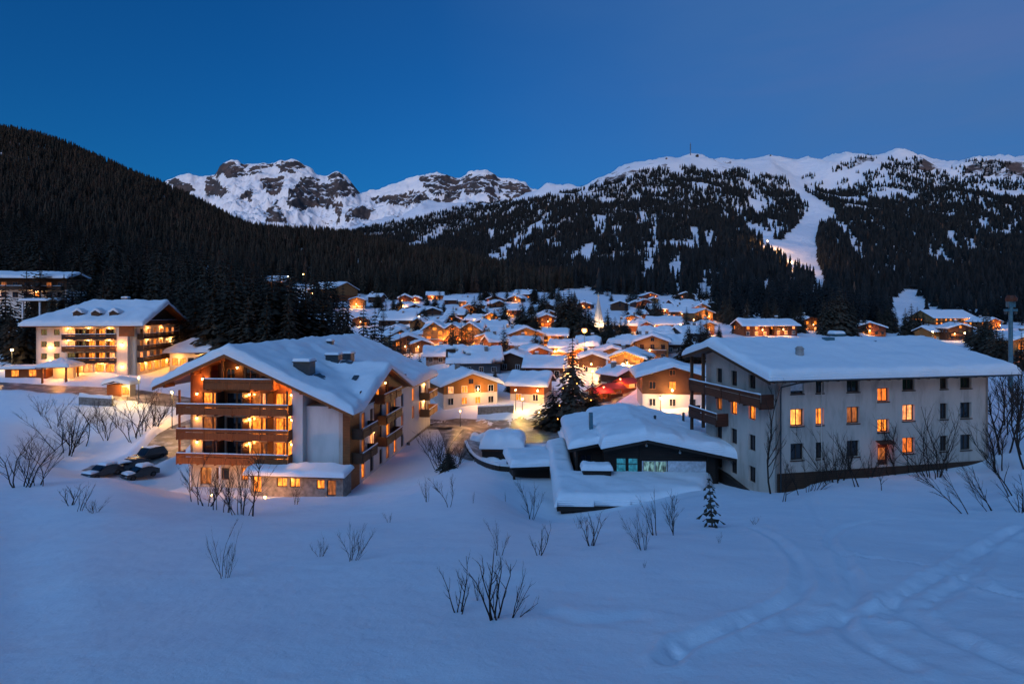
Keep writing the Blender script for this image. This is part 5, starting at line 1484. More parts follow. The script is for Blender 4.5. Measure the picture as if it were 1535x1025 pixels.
# ------------------------------------------------------------------ single trees
CROWNS = []
for s, (t, sp, sg, wd) in enumerate(((24, 10, 3, .19), (22, 10, 3, .22), (26, 9, 3, .16), (20, 11, 3, .25), (24, 10, 3, .205))):
    v, f = spruce_np(40+s, t, sp, sg, .30, wd)
    me = bpy.data.meshes.new('crown'); me.from_pydata(v.tolist(), [], f.tolist()); me.materials.append(M['needles']); me.update(); CROWNS.append(me)
LARCH = []
for s in range(2):
    v, f = spruce_np(60+s, 26, 7, 2, -.1, .15)
    me = bpy.data.meshes.new('crown'); me.from_pydata(v.tolist(), [], f.tolist()); me.materials.append(M['needles_brown']); me.update(); LARCH.append(me)
mb = MB(); mb.tube([(0, 0, -.06), (0, 0, .1), (0, 0, .5), (0, 0, .97)], [.016, .013, .008, .002], 7)
TRUNK = mb.build('trunk', M['bark']).data
bpy.data.objects.remove(bpy.data.objects['trunk'])
tr = random.Random(9)
def tree(x, y, z, h, label, group=None, kind=None, wide=1.0, name='spruce'):
    o = thing(name, label, 'tree', (x, y, z), tr.uniform(0, 6.28), group)
    o.scale = (h*wide, h*wide, h)
    me = kind if kind is not None else tr.choice(CROWNS)
    for n_, m_ in (('trunk', TRUNK), ('crown', me)):
        c = bpy.data.objects.new(n_, m_); col.objects.link(c); c.parent = o
    return o
def tree_px(px, py, hpx, label, group=None, D=None, **k):
    if D: p = P(px, py, D); p.z = hgt(p.x, p.y)
    else: p = hit(px, py)
    top = -(py-hpx-HY)/F*p.y
    return tree(p.x, p.y, p.z-.15, max(3.0, top-p.z), label, group, **k)
gA = 'spruces along the foot of the hillside wood'
for q in ind_left:
    tree(q[0], q[1], q[2]-.2, q[3]*tr.uniform(.9, 1.25), 'dark spruce at the foot of the dense hillside wood', gA, kind=tr.choice(LARCH) if tr.random() < .1 else None, wide=tr.uniform(.9, 1.2))
gB = 'dark spruces between the white hotel and the timber hotel roof'
for px, D, top in ((292,152,418),(306,158,404),(322,150,398),(338,162,408),(352,148,402),(366,158,396),(380,150,408),(394,165,398),(408,152,405),(420,160,392),(434,150,412),(444,170,404),(458,158,420),(470,172,412),(484,160,432),(498,185,428),(432,135,440),(400,138,436),(372,140,440),(346,142,446),(318,145,440)):
    tree_px(px, 500, 500-top, 'dark spruce in the thick stand between the white hotel and the timber hotel roof', gB, D=D, wide=tr.uniform(1.1, 1.9))
gC = 'spruces behind the far end of the timber hotel'
for px, D, top in ((514,180,424),(522,150,446),(545,140,450),(562,145,458),(572,150,482),(585,135,486),(600,150,500),(614,125,507),(629,122,517),(505,140,462)):
    tree_px(px, 520, 520-top, 'slim spruce behind the far end of the timber hotel ridge', gC, D=D)
gD_ = 'spruces scattered between the houses of the middle slope'
for px, py, hpx in ((652,463,22),(699,484,24),(711,484,42),(720,484,44),(730,486,30),(741,488,26),(755,493,46),(783,493,46),(776,490,30),(803,494,28),(812,468,26),(797,470,22),(637,480,22),(625,500,26),(665,468,18),(735,470,20),(648,492,20),(690,500,14),(640,458,18),(835,470,30),(828,448,24),(760,452,20)):
    tree_px(px, py, hpx, 'spruce standing in the snow between cottages of the middle slope', gD_, wide=tr.uniform(1.4, 2.0))
gE = 'dark spruces around the orange street lamp'
for px, py, hpx in ((845,512,70),(853,510,76),(862,516,72),(869,512,60),(878,520,66),(882,518,60),(886,516,46),(911,520,46),(916,520,42),(922,510,34),(930,508,30),(938,506,30),(857,470,32),(842,482,38)):
    tree_px(px, py, hpx*1.08, 'dark spruce in the grove around the orange street lamp', gE, wide=tr.uniform(1.5, 1.9))
tree_px(858, 622, 122, 'tallest dark spruce hung with lights in the village middle, beside the thick roofed chalet', wide=1.35, D=101)
tree_px(888, 606, 46, 'short bushy conifer right of the tall light hung spruce', wide=1.6, D=104)
tree_px(829, 616, 40, 'low spreading conifer left of the tall light hung spruce', wide=2.0, D=102)
gF = 'trees at the foot of the ski mountain'
for px, py, hpx in ((961,486,22),(970,487,24),(981,480,44),(990,486,28),(1012,447,24),(1074,480,40),(1086,484,44),(1094,486,48),(1104,500,40),(1120,492,46),(1150,494,50),(1162,498,52),(1190,499,48),(1200,498,46),(1235,502,60),(1247,503,72),(1258,504,78),(1268,503,66),(1279,502,52),(1318,500,40),(1330,499,46),(1342,498,38),(1357,504,44),(1366,505,52),(1375,504,46),(1384,503,36),(1392,498,20),(1296,500,34),(1066,470,34),(1052,460,36),(1228,470,34),(1290,480,40)):
    tree_px(px, py, hpx, 'spruce at the foot of the ski mountain above the long grey house roof', gF, wide=1.15)
gG = 'dark conifers around the steel pylon'
for px, py, hpx in ((1458,520,42),(1466,530,52),(1474,540,64),(1484,545,74),(1494,548,66),(1503,552,60),(1531,556,60),(1450,515,30),(1478,520,60)):
    tree_px(px, py, hpx, 'dark conifer in the clump around the steel pylon', gG, wide=1.2)
tree_px(672, 700, 26, 'low dark conifer bush before the side of the timber hotel', wide=2.4, D=70)
tree_px(40, 505, 46, 'small spruce by the white hotel terrace beside the snow bank', wide=1.4, D=145)
gM = 'spruces between the forest edge house and the white hotel'
for px, D, top in ((16,150,452),(52,162,412),(78,158,420),(96,160,408),(108,166,398),(122,170,402),(138,172,396),(8,160,420),(168,172,392),(186,170,400),(206,172,394),(232,168,400),(252,166,408),(272,160,404)):
    tree_px(px, 480, 480-top, 'spruce standing between the forest edge house and the white hotel roof', gM, D=D, wide=1.1)
gN = 'small trees and conifers in the village gardens'
for px, py, hpx in ((664,574,16),(742,566,18),(762,588,14),(826,548,24),(834,566,22),(846,590,26),(905,540,14),(932,532,16),(948,548,14),(972,512,14),(1006,510,14),(900,574,18),(668,528,20),(726,528,14),(770,512,18),(690,552,14),(986,528,14),(1060,502,18),(1078,506,22),(645,516,26),(620,512,22)):
    tree_px(px, py, hpx, 'small dark conifer in a garden between the village houses', gN, wide=1.4)
gP = 'trees scattered through the village'
def near_house(x, y):
    return any(abs(x-p.x) < W*.75+2 and -3 < y-p.y < d+3 for p, W, d in VILLAGE)
vr = random.Random(77); n_ = 0
while n_ < 66:
    px = vr.uniform(560, 1075); py = vr.uniform(442, 545) if px > 640 else vr.uniform(445, 500)
    p = hit(px, py)
    if near_house(p.x, p.y) or p.y < 125 or (886 < px < 908): continue
    n_ += 1
    k = vr.random()
    tree(p.x, p.y, p.z-.2, vr.uniform(6, 15), 'tree among the snowy roofs of the village', gP, kind=vr.choice(LARCH) if k < .25 else None, wide=vr.uniform(1.2, 1.9))
# brown larches
for px, D, top in ((155,165,404),(40,163,392),(455,168,448),(60,170,380)):
    tree_px(px, 480, 480-top, 'bare brown larch standing out before the dark hillside wood', 'bare larches before the hillside wood', D=D, kind=tr.choice(LARCH), name='larch', wide=1.1)

# ------------------------------------------------------------------ bare bushes
def bush_mesh(seed, stems, lean=.35, sub=9, tree_like=False, thin=1.0):
    r = random.Random(seed); mb = MB()
    def branch(p, d, l, rad, depth):
        n = 5; pts = [p]; dd = d.copy()
        for i in range(n):
            dd = (dd+Vector((r.gauss(0, .15), r.gauss(0, .15), .06))).normalized()
            pts.append(pts[-1]+dd*l/n)
        mb.tube(pts, [rad*(1-.75*i/n) for i in range(n+1)], (5, 4, 3, 3)[depth])
        if depth < (3 if not tree_like else 3):
            for k in range((sub, max(2, sub//2), 2)[depth]):
                i = r.randint(1, n-1)
                f = r.random(); q = pts[i].lerp(pts[i+1], f)
                a = r.uniform(0, 6.28); s = r.uniform(.35, .75)
                bd = (dd*(1-.2*s)+Vector((math.cos(a), math.sin(a), .15))*s).normalized()
                branch(q, bd, l*r.uniform(.25, .5)*(1-.45*i/n), rad*.5*(1-.5*i/n), depth+1)
    for k in range(stems):
        a = r.uniform(0, 6.28); s = r.uniform(.1, 1)*lean if not tree_like else r.uniform(0, .12)
        d = Vector((math.cos(a)*s, math.sin(a)*s, 1)).normalized()
        p = Vector((math.cos(a)*.05*r.random()*stems**.5, math.sin(a)*.05*r.random()*stems**.5, -.08))
        branch(p, d, r.uniform(.6, 1.0) if k else 1.0, .013*thin*(1 if k else 1.2), 0)
    hz = max(p[2] for p in mb.v); mb.v = [(x/hz, y/hz, z/hz) for x, y, z in mb.v]
    me = mb.build('bush', M['twig']).data
    bpy.data.objects.remove(bpy.data.objects['bush'])
    return me
BUSH = [bush_mesh(100+i, 5+i % 4, .6, 9, thin=.62) for i in range(6)]
SPARSE = [bush_mesh(200+i, 4+i % 2, .62, 6, thin=1.15) for i in range(4)]
BARE = [bush_mesh(300+i, 1+i % 3, .25, 16, True, .85) for i in range(5)]
br = random.Random(21)
def bush(px, py, hpx, label, pool, group=None, D=None, lean=(0, 0), wide=1.0, name='bare_bush', cat='bush', i=None):
    p = hit(px, py) if D is None else P(px, py, D)
    if D is not None: p.z = hgt(p.x, p.y)
    me = pool[i] if i is not None else br.choice(pool)
    o = bpy.data.objects.new(name, me); col.objects.link(o)
    h = hpx/F*p.y
    o.location = p; o.scale = (h*wide, h*wide, h)
    o.rotation_euler = (R(lean[1]), R(lean[0]), br.uniform(0, 6.28)) if lean == (0, 0) else (R(lean[1]), R(lean[0]), 0)
    return tag(o, label, cat, group)
B = bush
B(688, 918, 84, 'left one of the two nearest bare bushes in the snow, its stems leaning apart', SPARSE, i=0, wide=.9)
B(738, 928, 104, 'nearest bare bush in the snow, two tall forked stems', SPARSE, i=1, wide=1.0)
B(768, 925, 96, 'slanting bare stem cluster right beside the nearest bush', SPARSE, i=2, lean=(22, 0), wide=.6)
B(716, 900, 40, 'thin broken twig between the two nearest bushes', SPARSE, i=3, wide=.4)
B(748, 832, 60, 'bare bush up the slope directly above the nearest pair', BUSH, i=0, wide=.8)
B(807, 833, 62, 'wiry bare bush right of the one above the nearest pair', SPARSE, i=2, wide=.8)
B(335, 866, 84, 'dense upright bare bush alone on the open snow below the timber hotel', BUSH, i=1, wide=.62)
B(480, 834, 38, 'small fan shaped bare bush left of its larger twin in mid snow', BUSH, i=2, wide=1.1)
B(526, 840, 62, 'larger fan shaped bare bush in mid snow', BUSH, i=3, lean=(8, 0), wide=.8)
B(583, 783, 20, 'tiny bare twig tuft midway up the snow slope', BUSH, i=4, wide=1.0)
B(641, 752, 46, 'bare bush with close stems left of the two stubs', BUSH, i=5, wide=.8)
B(673, 760, 52, 'bare sapling with a pale stem just left of the two stubs', BARE, i=1, wide=.8)
B(709, 754, 20, 'short broken stub standing alone in the snow, the one nearer the timber hotel', SPARSE, i=3, wide=.25)
B(758, 752, 18, 'short broken stub standing alone in the snow, the one nearer the terrace', SPARSE, i=3, wide=.25)
B(795, 778, 72, 'spreading bare bush beside the terrace corner', BUSH, i=0, wide=.9)
B(888, 818, 56, 'thin bare bush in front of the terrace edge', SPARSE, i=1, wide=.9)
B(868, 792, 32, 'little bare bush close under the terrace edge', BUSH, i=2, wide=.8)
B(960, 824, 66, 'bare bush with slanting stems below the terrace', BUSH, i=3, lean=(-16, 0), wide=.7)
B(980, 802, 72, 'tall slanting bare sapling right of the slanting bush', SPARSE, i=0, lean=(-14, 0), wide=.6)
B(1009, 802, 70, 'round topped bare sapling before the dark chalet', BARE, i=2, wide=.9)
B(1130, 786, 16, 'tiny twig poking out beside a ski track', SPARSE, i=2, wide=1.2)
B(1078, 814, 18, 'small twig tuft in a hollow above a ski track', BUSH, i=4, wide=.8)
B(966, 851, 14, 'lowest twig tuft on the open snow right of centre', BUSH, i=2, wide=.9)
_v, _f = spruce_np(77, 9, 5, 2, .35, .2)
SAP = bpy.data.meshes.new('crown'); SAP.from_pydata(_v.tolist(), [], _f.tolist()); SAP.materials.append(M['needles']); SAP.update()
tree_px(1068, 790, 66, 'bent young spruce with sparse boughs on the snow before the dark chalet', wide=1.0, name='spruce_sapling', kind=SAP).rotation_euler = (0, R(-14), 1.0)
# clump before the timber hotel
gH = 'bare shrubs in front of the timber hotel'
for px, py, h_, i in ((288,752,74,0),(306,758,84,1),(322,764,64,4),(340,768,78,2),(361,772,90,3)):
    B(px, py, h_, 'bare shrub in the dark row before the timber hotel front', BUSH if i % 2 else BARE, gH, wide=.9, i=i)
B(378, 774, 122, 'stout dark bare tree, largest of the row before the timber hotel front', BARE, i=0, wide=1.1, name='bare_tree', cat='tree')
B(442, 756, 38, 'low bare shrub before the lit hotel annex', BUSH, i=5, wide=1.2)
B(34, 730, 100, 'large spreading bare bush on the snow crest by the picture edge', BUSH, i=4, wide=1.3)
B(58, 728, 70, 'second smaller bush touching the large one on the snow crest', BUSH, i=1, wide=1.0)
B(108, 757, 34, 'small forked twig bush on the crest, before the parked cars', SPARSE, i=1, wide=1.2)
B(120, 766, 50, 'leaning forked twig on the crest, before the parked cars', SPARSE, i=0, lean=(14, 0), wide=.6)
B(142, 768, 24, 'flat lying twig on the crest, before the parked cars', BUSH, i=3, wide=1.6)
gI = 'bare bushes on the snow bank below the road'
for px, py, h_, i in ((84,642,52,0),(100,680,80,3),(118,668,64,1),(150,648,44,2),(158,660,60,4),(178,640,48,5),(202,660,84,0),(215,650,70,3),(230,640,56,2),(64,622,34,1),(46,690,60,5),(140,636,40,3),(240,628,44,1)):
    B(px, py, h_, 'bare bush on the snow bank between road and parked cars', BUSH, gI, wide=1.1, i=i)
gJ = 'snowy bushes along the side of the timber hotel'
for px, D, h_, i in ((652,78,44,0),(662,74,62,3),(674,72,56,1),(686,76,50,4),(640,84,40,2),(668,66,44,5)):
    B(px, 690, h_, 'tangled bare bush in the clump beside the timber hotel side wall', BUSH, gJ, D=D, wide=1.2, i=i)
# by the grey white house
B(1158, 762, 176, 'tall thin bare tree before the front corner of the grey white house', BARE, i=3, D=44, wide=.75, name='bare_tree', cat='tree')
gK = 'bare shrubs along the front of the grey white house'
for px, py, h_, i, l in ((1196,742,70,0,-20),(1215,736,60,3,18),(1248,724,90,1,-12),(1262,720,70,2,10),(1285,730,84,4,-18),(1306,716,70,5,8),(1322,735,66,0,0),(1338,712,100,2,-14),(1392,716,110,3,-16),(1368,708,70,1,12),(1418,706,88,5,-10),(1176,752,60,4,10),(1236,722,60,5,14)):
    B(px, py, h_, 'bare shrub leaning along the plinth of the grey white house', BUSH if i % 2 else BARE, gK, wide=.9, i=i % 5, lean=(l, 0) if l else (0, 0))
gL = 'bare trees beyond the end of the grey white house'
for px, D, h_, i in ((1492,58,150,0),(1505,52,170,1),(1520,62,150,2),(1534,50,190,3),(1498,46,120,4),(1545,44,200,1),(1512,70,130,4),(1528,74,130,0)):
    B(px, 690, h_*.74, 'bare tree in the thicket beyond the end of the grey white house', BARE, gL, D=D, wide=1.0, i=i, name='bare_tree', cat='tree')
B(1446, 770, 110, 'dark bare branch slanting down the snow slope before the grey white house', BARE, i=1, lean=(-38, 0), wide=.6)
B(1484, 766, 100, 'slanting bare branch right of the dark one on the slope', BARE, i=2, lean=(-34, 0), wide=.6)
B(1516, 744, 120, 'slanting bare branch highest on the right hand slope', BARE, i=4, lean=(-28, 0), wide=.6)
B(1530, 768, 60, 'short leaning twigs at the picture edge on the slope', SPARSE, i=0, lean=(-20, 0), wide=.9)
# ------------------------------------------------------------------ snowed-in garage, carport, shelter, cars, lamps, pylon, mast
def garage():
    p = P(752, 690, 84)
    g = thing('garage', 'round snow buried garage with a dark slit opening beside the driveway', 'garage', (p.x, p.y, hgt(p.x, p.y)-.3), R(-4))
    MB().box(-2.9, 3.0, 0, 5, -2, 1.7).build('wall', M['wood_black'], g)
    zf = lambda X, Y: 2.9-.36*np.abs(Y-2.6)+0*X
    MB().box(-3.0, 3.1, -.25, 5.2, 1.75, 1.95).build('roof', M['wood_dark'], g)
    snow_sheet('roof_snow', lambda X, Y: 1.96+1.0*np.clip(1-((Y-2.5)/3.6)**2, 0, 1)+0*X, axis(-3.3, 3.4, .35), axis(-.6, 5.5, .35), 1.5, g, 3, 1.4, .15)
    snow_sheet('snow_drift', lambda X, Y: -1.6+0*X, axis(-4.6, 3.4, .35), axis(-2.4, .6, .3), 2.5, g, 5, 1.6, .15)
    p = P(742, 645, 96)
    c = thing('snow_heap', 'ploughed snow heap at the corner of the driveway behind the garage', 'snow heap', (p.x, p.y, hgt(p.x, p.y)-.4), R(10))
    snow_sheet('snow_lumps', lambda X, Y: 0*X, axis(-4.5, 3.5, .35), axis(-1.6, 1.8, .3), 1.6, c, 11, 1.5, .5)
    p = P(800, 690, 62)
    k = thing('carport', 'flat carport roof under a slab of snow left of the dark chalet terrace', 'carport', (p.x, p.y, hgt(p.x, p.y)), R(8))
    MB().box(-2.6, 2.3, -1.2, 4.5, 1.4, 1.75).build('roof', M['wood_black'], k); MB().box(-2.2, 1.9, .6, 4.1, -1, 1.38).build('wall', M['wood_black'], k)
    for x in (-2.3, 2.0):
        for y in (-1.0, 4.2): MB().box(x-.12, x+.12, y-.12, y+.12, -1, 1.39).build('post', M['wood_black'], k)
    snow_sheet('roof_snow', lambda X, Y: 1.76+0*X, axis(-2.8, 2.5, .35), axis(-1.5, 4.8, .35), .7, k, 7, .6, .25)
garage()
def shelter():
    p = P(176, 606, 114)
    s = thing('bus_shelter', 'small lit kiosk with a domed snow roof beside the ploughed road', 'kiosk', (p.x, p.y, hgt(p.x, p.y)-.2), R(6))
    MB().box(-2.0, .6, 0, 2.6, -.5, 2.6).build('wall', M['wood'], s)
    MB().box(.7, 2.2, .2, 2.4, -.5, 2.4).build('booth', M['cream'], s)
    vwindow(s, 1.45, .2, .6, 1.1, 1.4, 'lit')
    gable_roof(s, lambda X, Y: 2.75+.30*(2.2-np.abs(X+.3)), -2.6, 2.6, -.6, 3.0, (-.3,), (), .15, .7, 8, .5, 'wood_dark', .6)
    point((1.5, -.9, 1.8), 300, (1, .55, .16), .15, s)
shelter()
# stone wall and fence before the white gabled chalet
def lowwall(label, a, b, h, mat, cat='wall', name='garden_wall', th=.35, snow=.3):
    pa, pb = hit(*a), hit(*b)
    L = (pb-pa).length; ang = math.atan2(pb.y-pa.y, pb.x-pa.x)
    o = thing(name, label, cat, pa, ang)
    dz = pb.z-pa.z
    mb = MB(); n = max(2, int(L/2))
    for i in range(n):
        z = dz*(i+.5)/n
        mb.box(L*i/n+.001, L*(i+1)/n-.001, 0, th, z-1.2, z+h)
    mb.build('masonry', M[mat], o)
    snow_sheet('snow_cap', lambda X, Y: h+.006+dz*X/L+0*Y, axis(0, L, .4), axis(-.05, th+.05, .12), snow, o, L, .12)
    return o
lowwall('grey stone garden wall capped with snow before the white gabled chalet', (716, 622), (770, 621), 1.5, 'stone')
lowwall('dark stone wall below the road bank behind the kiosk', (118, 606), (168, 610), 1.4, 'stone', snow=.6)
# cars
def car_mesh(parent, L, Wd, Hh, suv, paint, snow):
    prof = [(-L/2, .35), (-L/2, .75), (-L/2+.1, .95), (-L*.22, 1.02), (-L*.08, Hh-.05), (L*.12, Hh), (L*.36, Hh-.06), (L/2-.12, 1.0), (L/2, .85), (L/2, .35)] if suv else \
           [(-L/2, .32), (-L/2, .66), (-L/2+.15, .80), (-L*.20, .92), (-L*.05, Hh-.03), (L*.14, Hh), (L*.26, Hh-.10), (L*.40, .98), (L/2, .90), (L/2, .32)]
    MB().prism(prof, 'y', -Wd/2, Wd/2).build('body', paint, parent)
    g = MB()
    for s in (-1, 1):
        y0, y1 = sorted((s*(Wd/2+.004), s*(Wd/2+.02)))
        g.prism([(-L*.17, 1.02), (-L*.06, Hh-.14), (L*.12, Hh-.10), (L*.34 if suv else L*.24, Hh-.16), (L*.42 if suv else L*.35, 1.02)], 'y', y0, y1)
    g.build('side_glass', M['glass'], parent)
    w_ = MB(); dx, dz = -L*.08+L*.22, Hh-.05-1.02
    w_.add([(-L*.22-.02, -Wd*.42, 1.05), (-L*.22-.02, Wd*.42, 1.05), (-L*.09-.02, Wd*.40, Hh-.09), (-L*.09-.02, -Wd*.40, Hh-.09)], [(0, 1, 2, 3)])
    w_.build('windscreen', M['glass'], parent)
    r_ = MB(); xr = L/2-.12 if suv else L*.40
    r_.add([(xr+.03, -Wd*.42, 1.03), (xr+.03, Wd*.42, 1.03), (L*.37+.03 if suv else L*.27+.03, Wd*.40, Hh-.12), (L*.37+.03 if suv else L*.27+.03, -Wd*.40, Hh-.12)], [(3, 2, 1, 0)])
    r_.build('rear_window', M['glass'], parent)
    for x in (-L*.31, L*.30):
        for s in (-1, 1):
            t = MB(); t.tube([(x, s*(Wd/2-.22), .33), (x, s*(Wd/2+.012), .33)], [.34, .34], 16)
            o = t.build('wheel', M['tyre'], parent)
            t = MB(); t.tube([(x, s*(Wd/2+.013), .33), (x, s*(Wd/2+.022), .33)], [.2, .17], 12); t.build('rim', M['dark_metal'], o)
    for s in (-1, 1):
        MB().box(-L/2-.012, -L/2+.03, s*Wd*.36-.2, s*Wd*.36+.2, .68 if suv else .58, .84 if suv else .72).build('headlight', M['headlamp'], parent)
        MB().box(L/2-.03, L/2+.012, s*Wd*.38-.16, s*Wd*.38+.16, .7, .86).build('tail_light', M['tail'], parent)
    if snow:
        snow_sheet('roof_snow', lambda X, Y: Hh+.01-.05*np.abs(X)/1.0, axis(-L*.05, L*.34, .25), axis(-Wd*.46, Wd*.46, .25), snow, parent, L*3, .3)
        snow_sheet('bonnet_snow', lambda X, Y: .96+0*X if suv else .86+0*X, axis(-L*.48, -L*.22, .2), axis(-Wd*.46, Wd*.46, .25), snow*.7, parent, L*5, .3)
M['tyre'] = m_plain('tyre', (.012, .012, .012), .9)
M['headlamp'] = m_plain('headlamp_glass', (.25, .27, .3), .15, .6)
M['tail'] = m_plain('tail_lamp', (.22, .012, .01), .2, .5)
m, nt, b = new_mat('black_paint'); b.inputs['Base Color'].default_value = (.008, .009, .011, 1); b.inputs['Roughness'].default_value = .25; b.inputs['Coat Weight'].default_value = .6; M['paint_black'] = m
m, nt, b = new_mat('dark_grey_paint'); b.inputs['Base Color'].default_value = (.02, .024, .03, 1); b.inputs['Roughness'].default_value = .3; b.inputs['Coat Weight'].default_value = .5; M['paint_grey'] = m
gC_ = 'cars parked on the ramp beside the timber hotel'
for px, py, yaw, L, Hh, suv, pt, sn, lb in ((222, 690, 66, 4.7, 1.85, True, 'paint_black', .03, 'black off road car parked highest on the ramp by the timber hotel'),
        (197, 704, 74, 4.3, 1.48, False, 'paint_grey', .0, 'dark saloon car behind the black off road car'),
        (176, 711, 64, 4.2, 1.46, False, 'paint_black', .18, 'dark car with a snowy roof, third down the ramp'),
        (154, 714, 70, 4.2, 1.46, False, 'paint_grey', .28, 'snow covered car lowest in the row on the ramp'),
        (210, 716, 60, 4.0, 1.45, False, 'paint_black', .35, 'car buried to its windows in snow nearest to the slope crest')):
    p = hit(px, py, 60)
    t = thing('parked_car', lb, 'car', (p.x, p.y, p.z-.02), R(yaw), gC_)
    car_mesh(t, L, 1.82, Hh, suv, M[pt], sn)
# street lamps
def street_lamp(px, py_foot, py_lamp, power, label, bulb='bulb', c=(1.0, .50, .15), size=.2, D=None, arm=0, group=None):
    p = hit(px, py_foot) if D is None else P(px, py_foot, D)
    if D is not None: p.z = hgt(p.x, p.y)
    h = max(2.2, -(py_lamp-HY)/F*p.y-p.z)
    o = thing('street_lamp', label, 'street lamp', p, 0, group)
    mb = MB(); mb.tube([(0, 0, -.5), (0, 0, h*.5), (0, 0, h+.1)], [.09, .07, .05], 8)
    if arm: mb.tube([(0, 0, h+.05), (arm*.6, 0, h+.25), (arm, 0, h+.18)], [.04, .04, .03], 6)
    mb.build('pole', M['dark_metal'], o)
    mb = MB(); mb.lathe([(size*.85, 0), (size*.8, .06), (size*.2, .2)], (arm, 0, h+size*.61), 10); mb.build('lamp_cap', M['dark_metal'], o)
    mb = MB(); mb.lathe([(size*.25, -size*.97), (size*.72, -size*.7), (size, 0), (size*.8, size*.6)], (arm, 0, h), 10); mb.build('bulb', M[bulb], o)
    point((arm, -size-.3, h-size*.5), power, c, .2, o)
    return o
street_lamp(876, 548, 495, 900, 'tall lamp burning bright orange before the dark spruce grove', 'bulb_orange', (1, .36, .07), .8)
street_lamp(934, 574, 546, 1100, 'big white glowing lamp beside the light string chalet', 'bulb', (1, .62, .28), .34)
street_lamp(914, 570, 552, 500, 'smaller lamp on the sloping lane left of the big glowing lamp', 'bulb', (1, .55, .2), .22)
street_lamp(628, 486, 474, 500, 'white lamp above the lodge at the bend of the upper lane', 'bulb', (1, .7, .4), .34)
street_lamp(18, 552, 524, 1700, 'round glowing lamp by the road left of the white hotel', 'bulb', (1, .55, .2), .3)
street_lamp(783, 615, 597, 500, 'yellow ball lamp in front of the low lit porch', 'bulb_yellow', (1, .62, .12), .26)
street_lamp(773, 616, 584, 260, 'slim pale lamp post at the corner of the low lit porch', 'bulb', (1, .62, .3), .16)
street_lamp(668, 612, 582, 700, 'lamp at the near corner of the white gabled chalet lighting its roof edge', 'bulb', (1, .5, .15), .14)
street_lamp(208, 606, 566, 1100, 'thin lamp post right of the lit kiosk', 'bulb_yellow', (1, .6, .15), .12)
street_lamp(258, 606, 588, 1300, 'lamp beside the far corner of the timber hotel, over the road', 'bulb', (1, .5, .15), .16, D=96)
street_lamp(690, 640, 616, 260, 'lamp at the mouth of the driveway, between the road and the hotel bushes', 'bulb', (1, .5, .15), .14)
street_lamp(880, 532, 514, 260, 'low lamp at the grove edge near the brown gabled chalet', 'bulb_orange', (1, .4, .1), .2)
street_lamp(455, 434, 411, 900, 'yellow lamp at the top of the hillside clearing', 'bulb_yellow', (1, .65, .1), .5)
street_lamp(432, 436, 414, 600, 'white lamp next to the yellow one in the hillside clearing', 'bulb', (1, .6, .25), .4)
street_lamp(808, 638, 618, 220, 'yellowish lamp in the lit yard behind the dark chalet roof', 'bulb_yellow', (1, .75, .12), .14)
street_lamp(990, 616, 596, 450, 'ball lamp at the bright entrance of the big brown chalet', 'bulb', (1, .6, .22), .26)
street_lamp(850, 523, 505, 300, 'lamp among the market stalls left of the grove', 'bulb', (1, .45, .12), .22)
street_lamp(1398, 512, 497, 500, 'white lamp in front of the glowing annex', 'bulb', (1, .6, .25), .35)
street_lamp(1446, 512, 499, 500, 'white lamp in front of the dark rounded house', 'bulb', (1, .6, .25), .35)
for px, py in ((745,541),(806,540),(698,548),(962,533),(1002,508),(662,503),(764,484),(1040,493),(928,503),(604,472),(848,563),(906,548),(730,548),(888,570),(780,512),(1020,500)):  # lane lamps added to make the village light warmer
    street_lamp(px, py, py-14, 1000 if py > 520 else 1500, 'small lamp added for warm light among the snowy village roofs', 'bulb', (1, .42, .10), .2, group='added lamps of the village lanes')
# red lights of the market lane
for px, py, lb in ((905, 604, 'red lantern at the lower end of the market lane'), (930, 592, 'red lantern midway up the market lane'), (952, 580, 'red lantern at the upper end of the market lane')):
    street_lamp(px, py, py-24, 260, lb, 'bulb_red', (1, .12, .05), .16)
def stall(px, py, lb, yaw):
    p = hit(px, py)
    s = thing('market_stall', lb, 'market stall', (p.x, p.y, p.z-.1), R(yaw), 'red market stalls along the lane')
    for x in (-1.9, 1.9):
        for y in (0, 2.2): MB().box(x-.06, x+.06, y-.06, y+.06, -.6, 2.5).build('post', M['wood'], s)
    MB().box(-1.9, 1.9, .0, .6, .1, 1.0).build('counter', M['wood'], s)
    MB().box(-1.9, 1.9, 2.1, 2.2, -.4, 2.4).build('back_board', M['wood'], s)
    mb = MB(); mb.prism([(-1.0, 2.2), (1.1, 3.2), (3.0, 2.3), (3.0, 2.2), (1.1, 3.08), (-1.0, 2.08)], 'x', -2.4, 2.4)
    mb.build('awning', M['red_cloth'], s)
    point((0, 1.0, 2.0), 90, (1, .45, .12), .12, s); point((0, -1.6, 3.8), 40, (1, .4, .15), .12, s)
m, nt, b = new_mat('red_cloth'); b.inputs['Base Color'].default_value = (.30, .035, .025, 1); b.inputs['Roughness'].default_value = .8; M['red_cloth'] = m
stall(903, 604, 'red roofed market stall at the foot of the lane beside the bushy conifer', 20)
stall(922, 597, 'red roofed market stall in the middle of the lane', 28)
stall(944, 588, 'red roofed market stall at the top of the lane by the big brown chalet', 34)
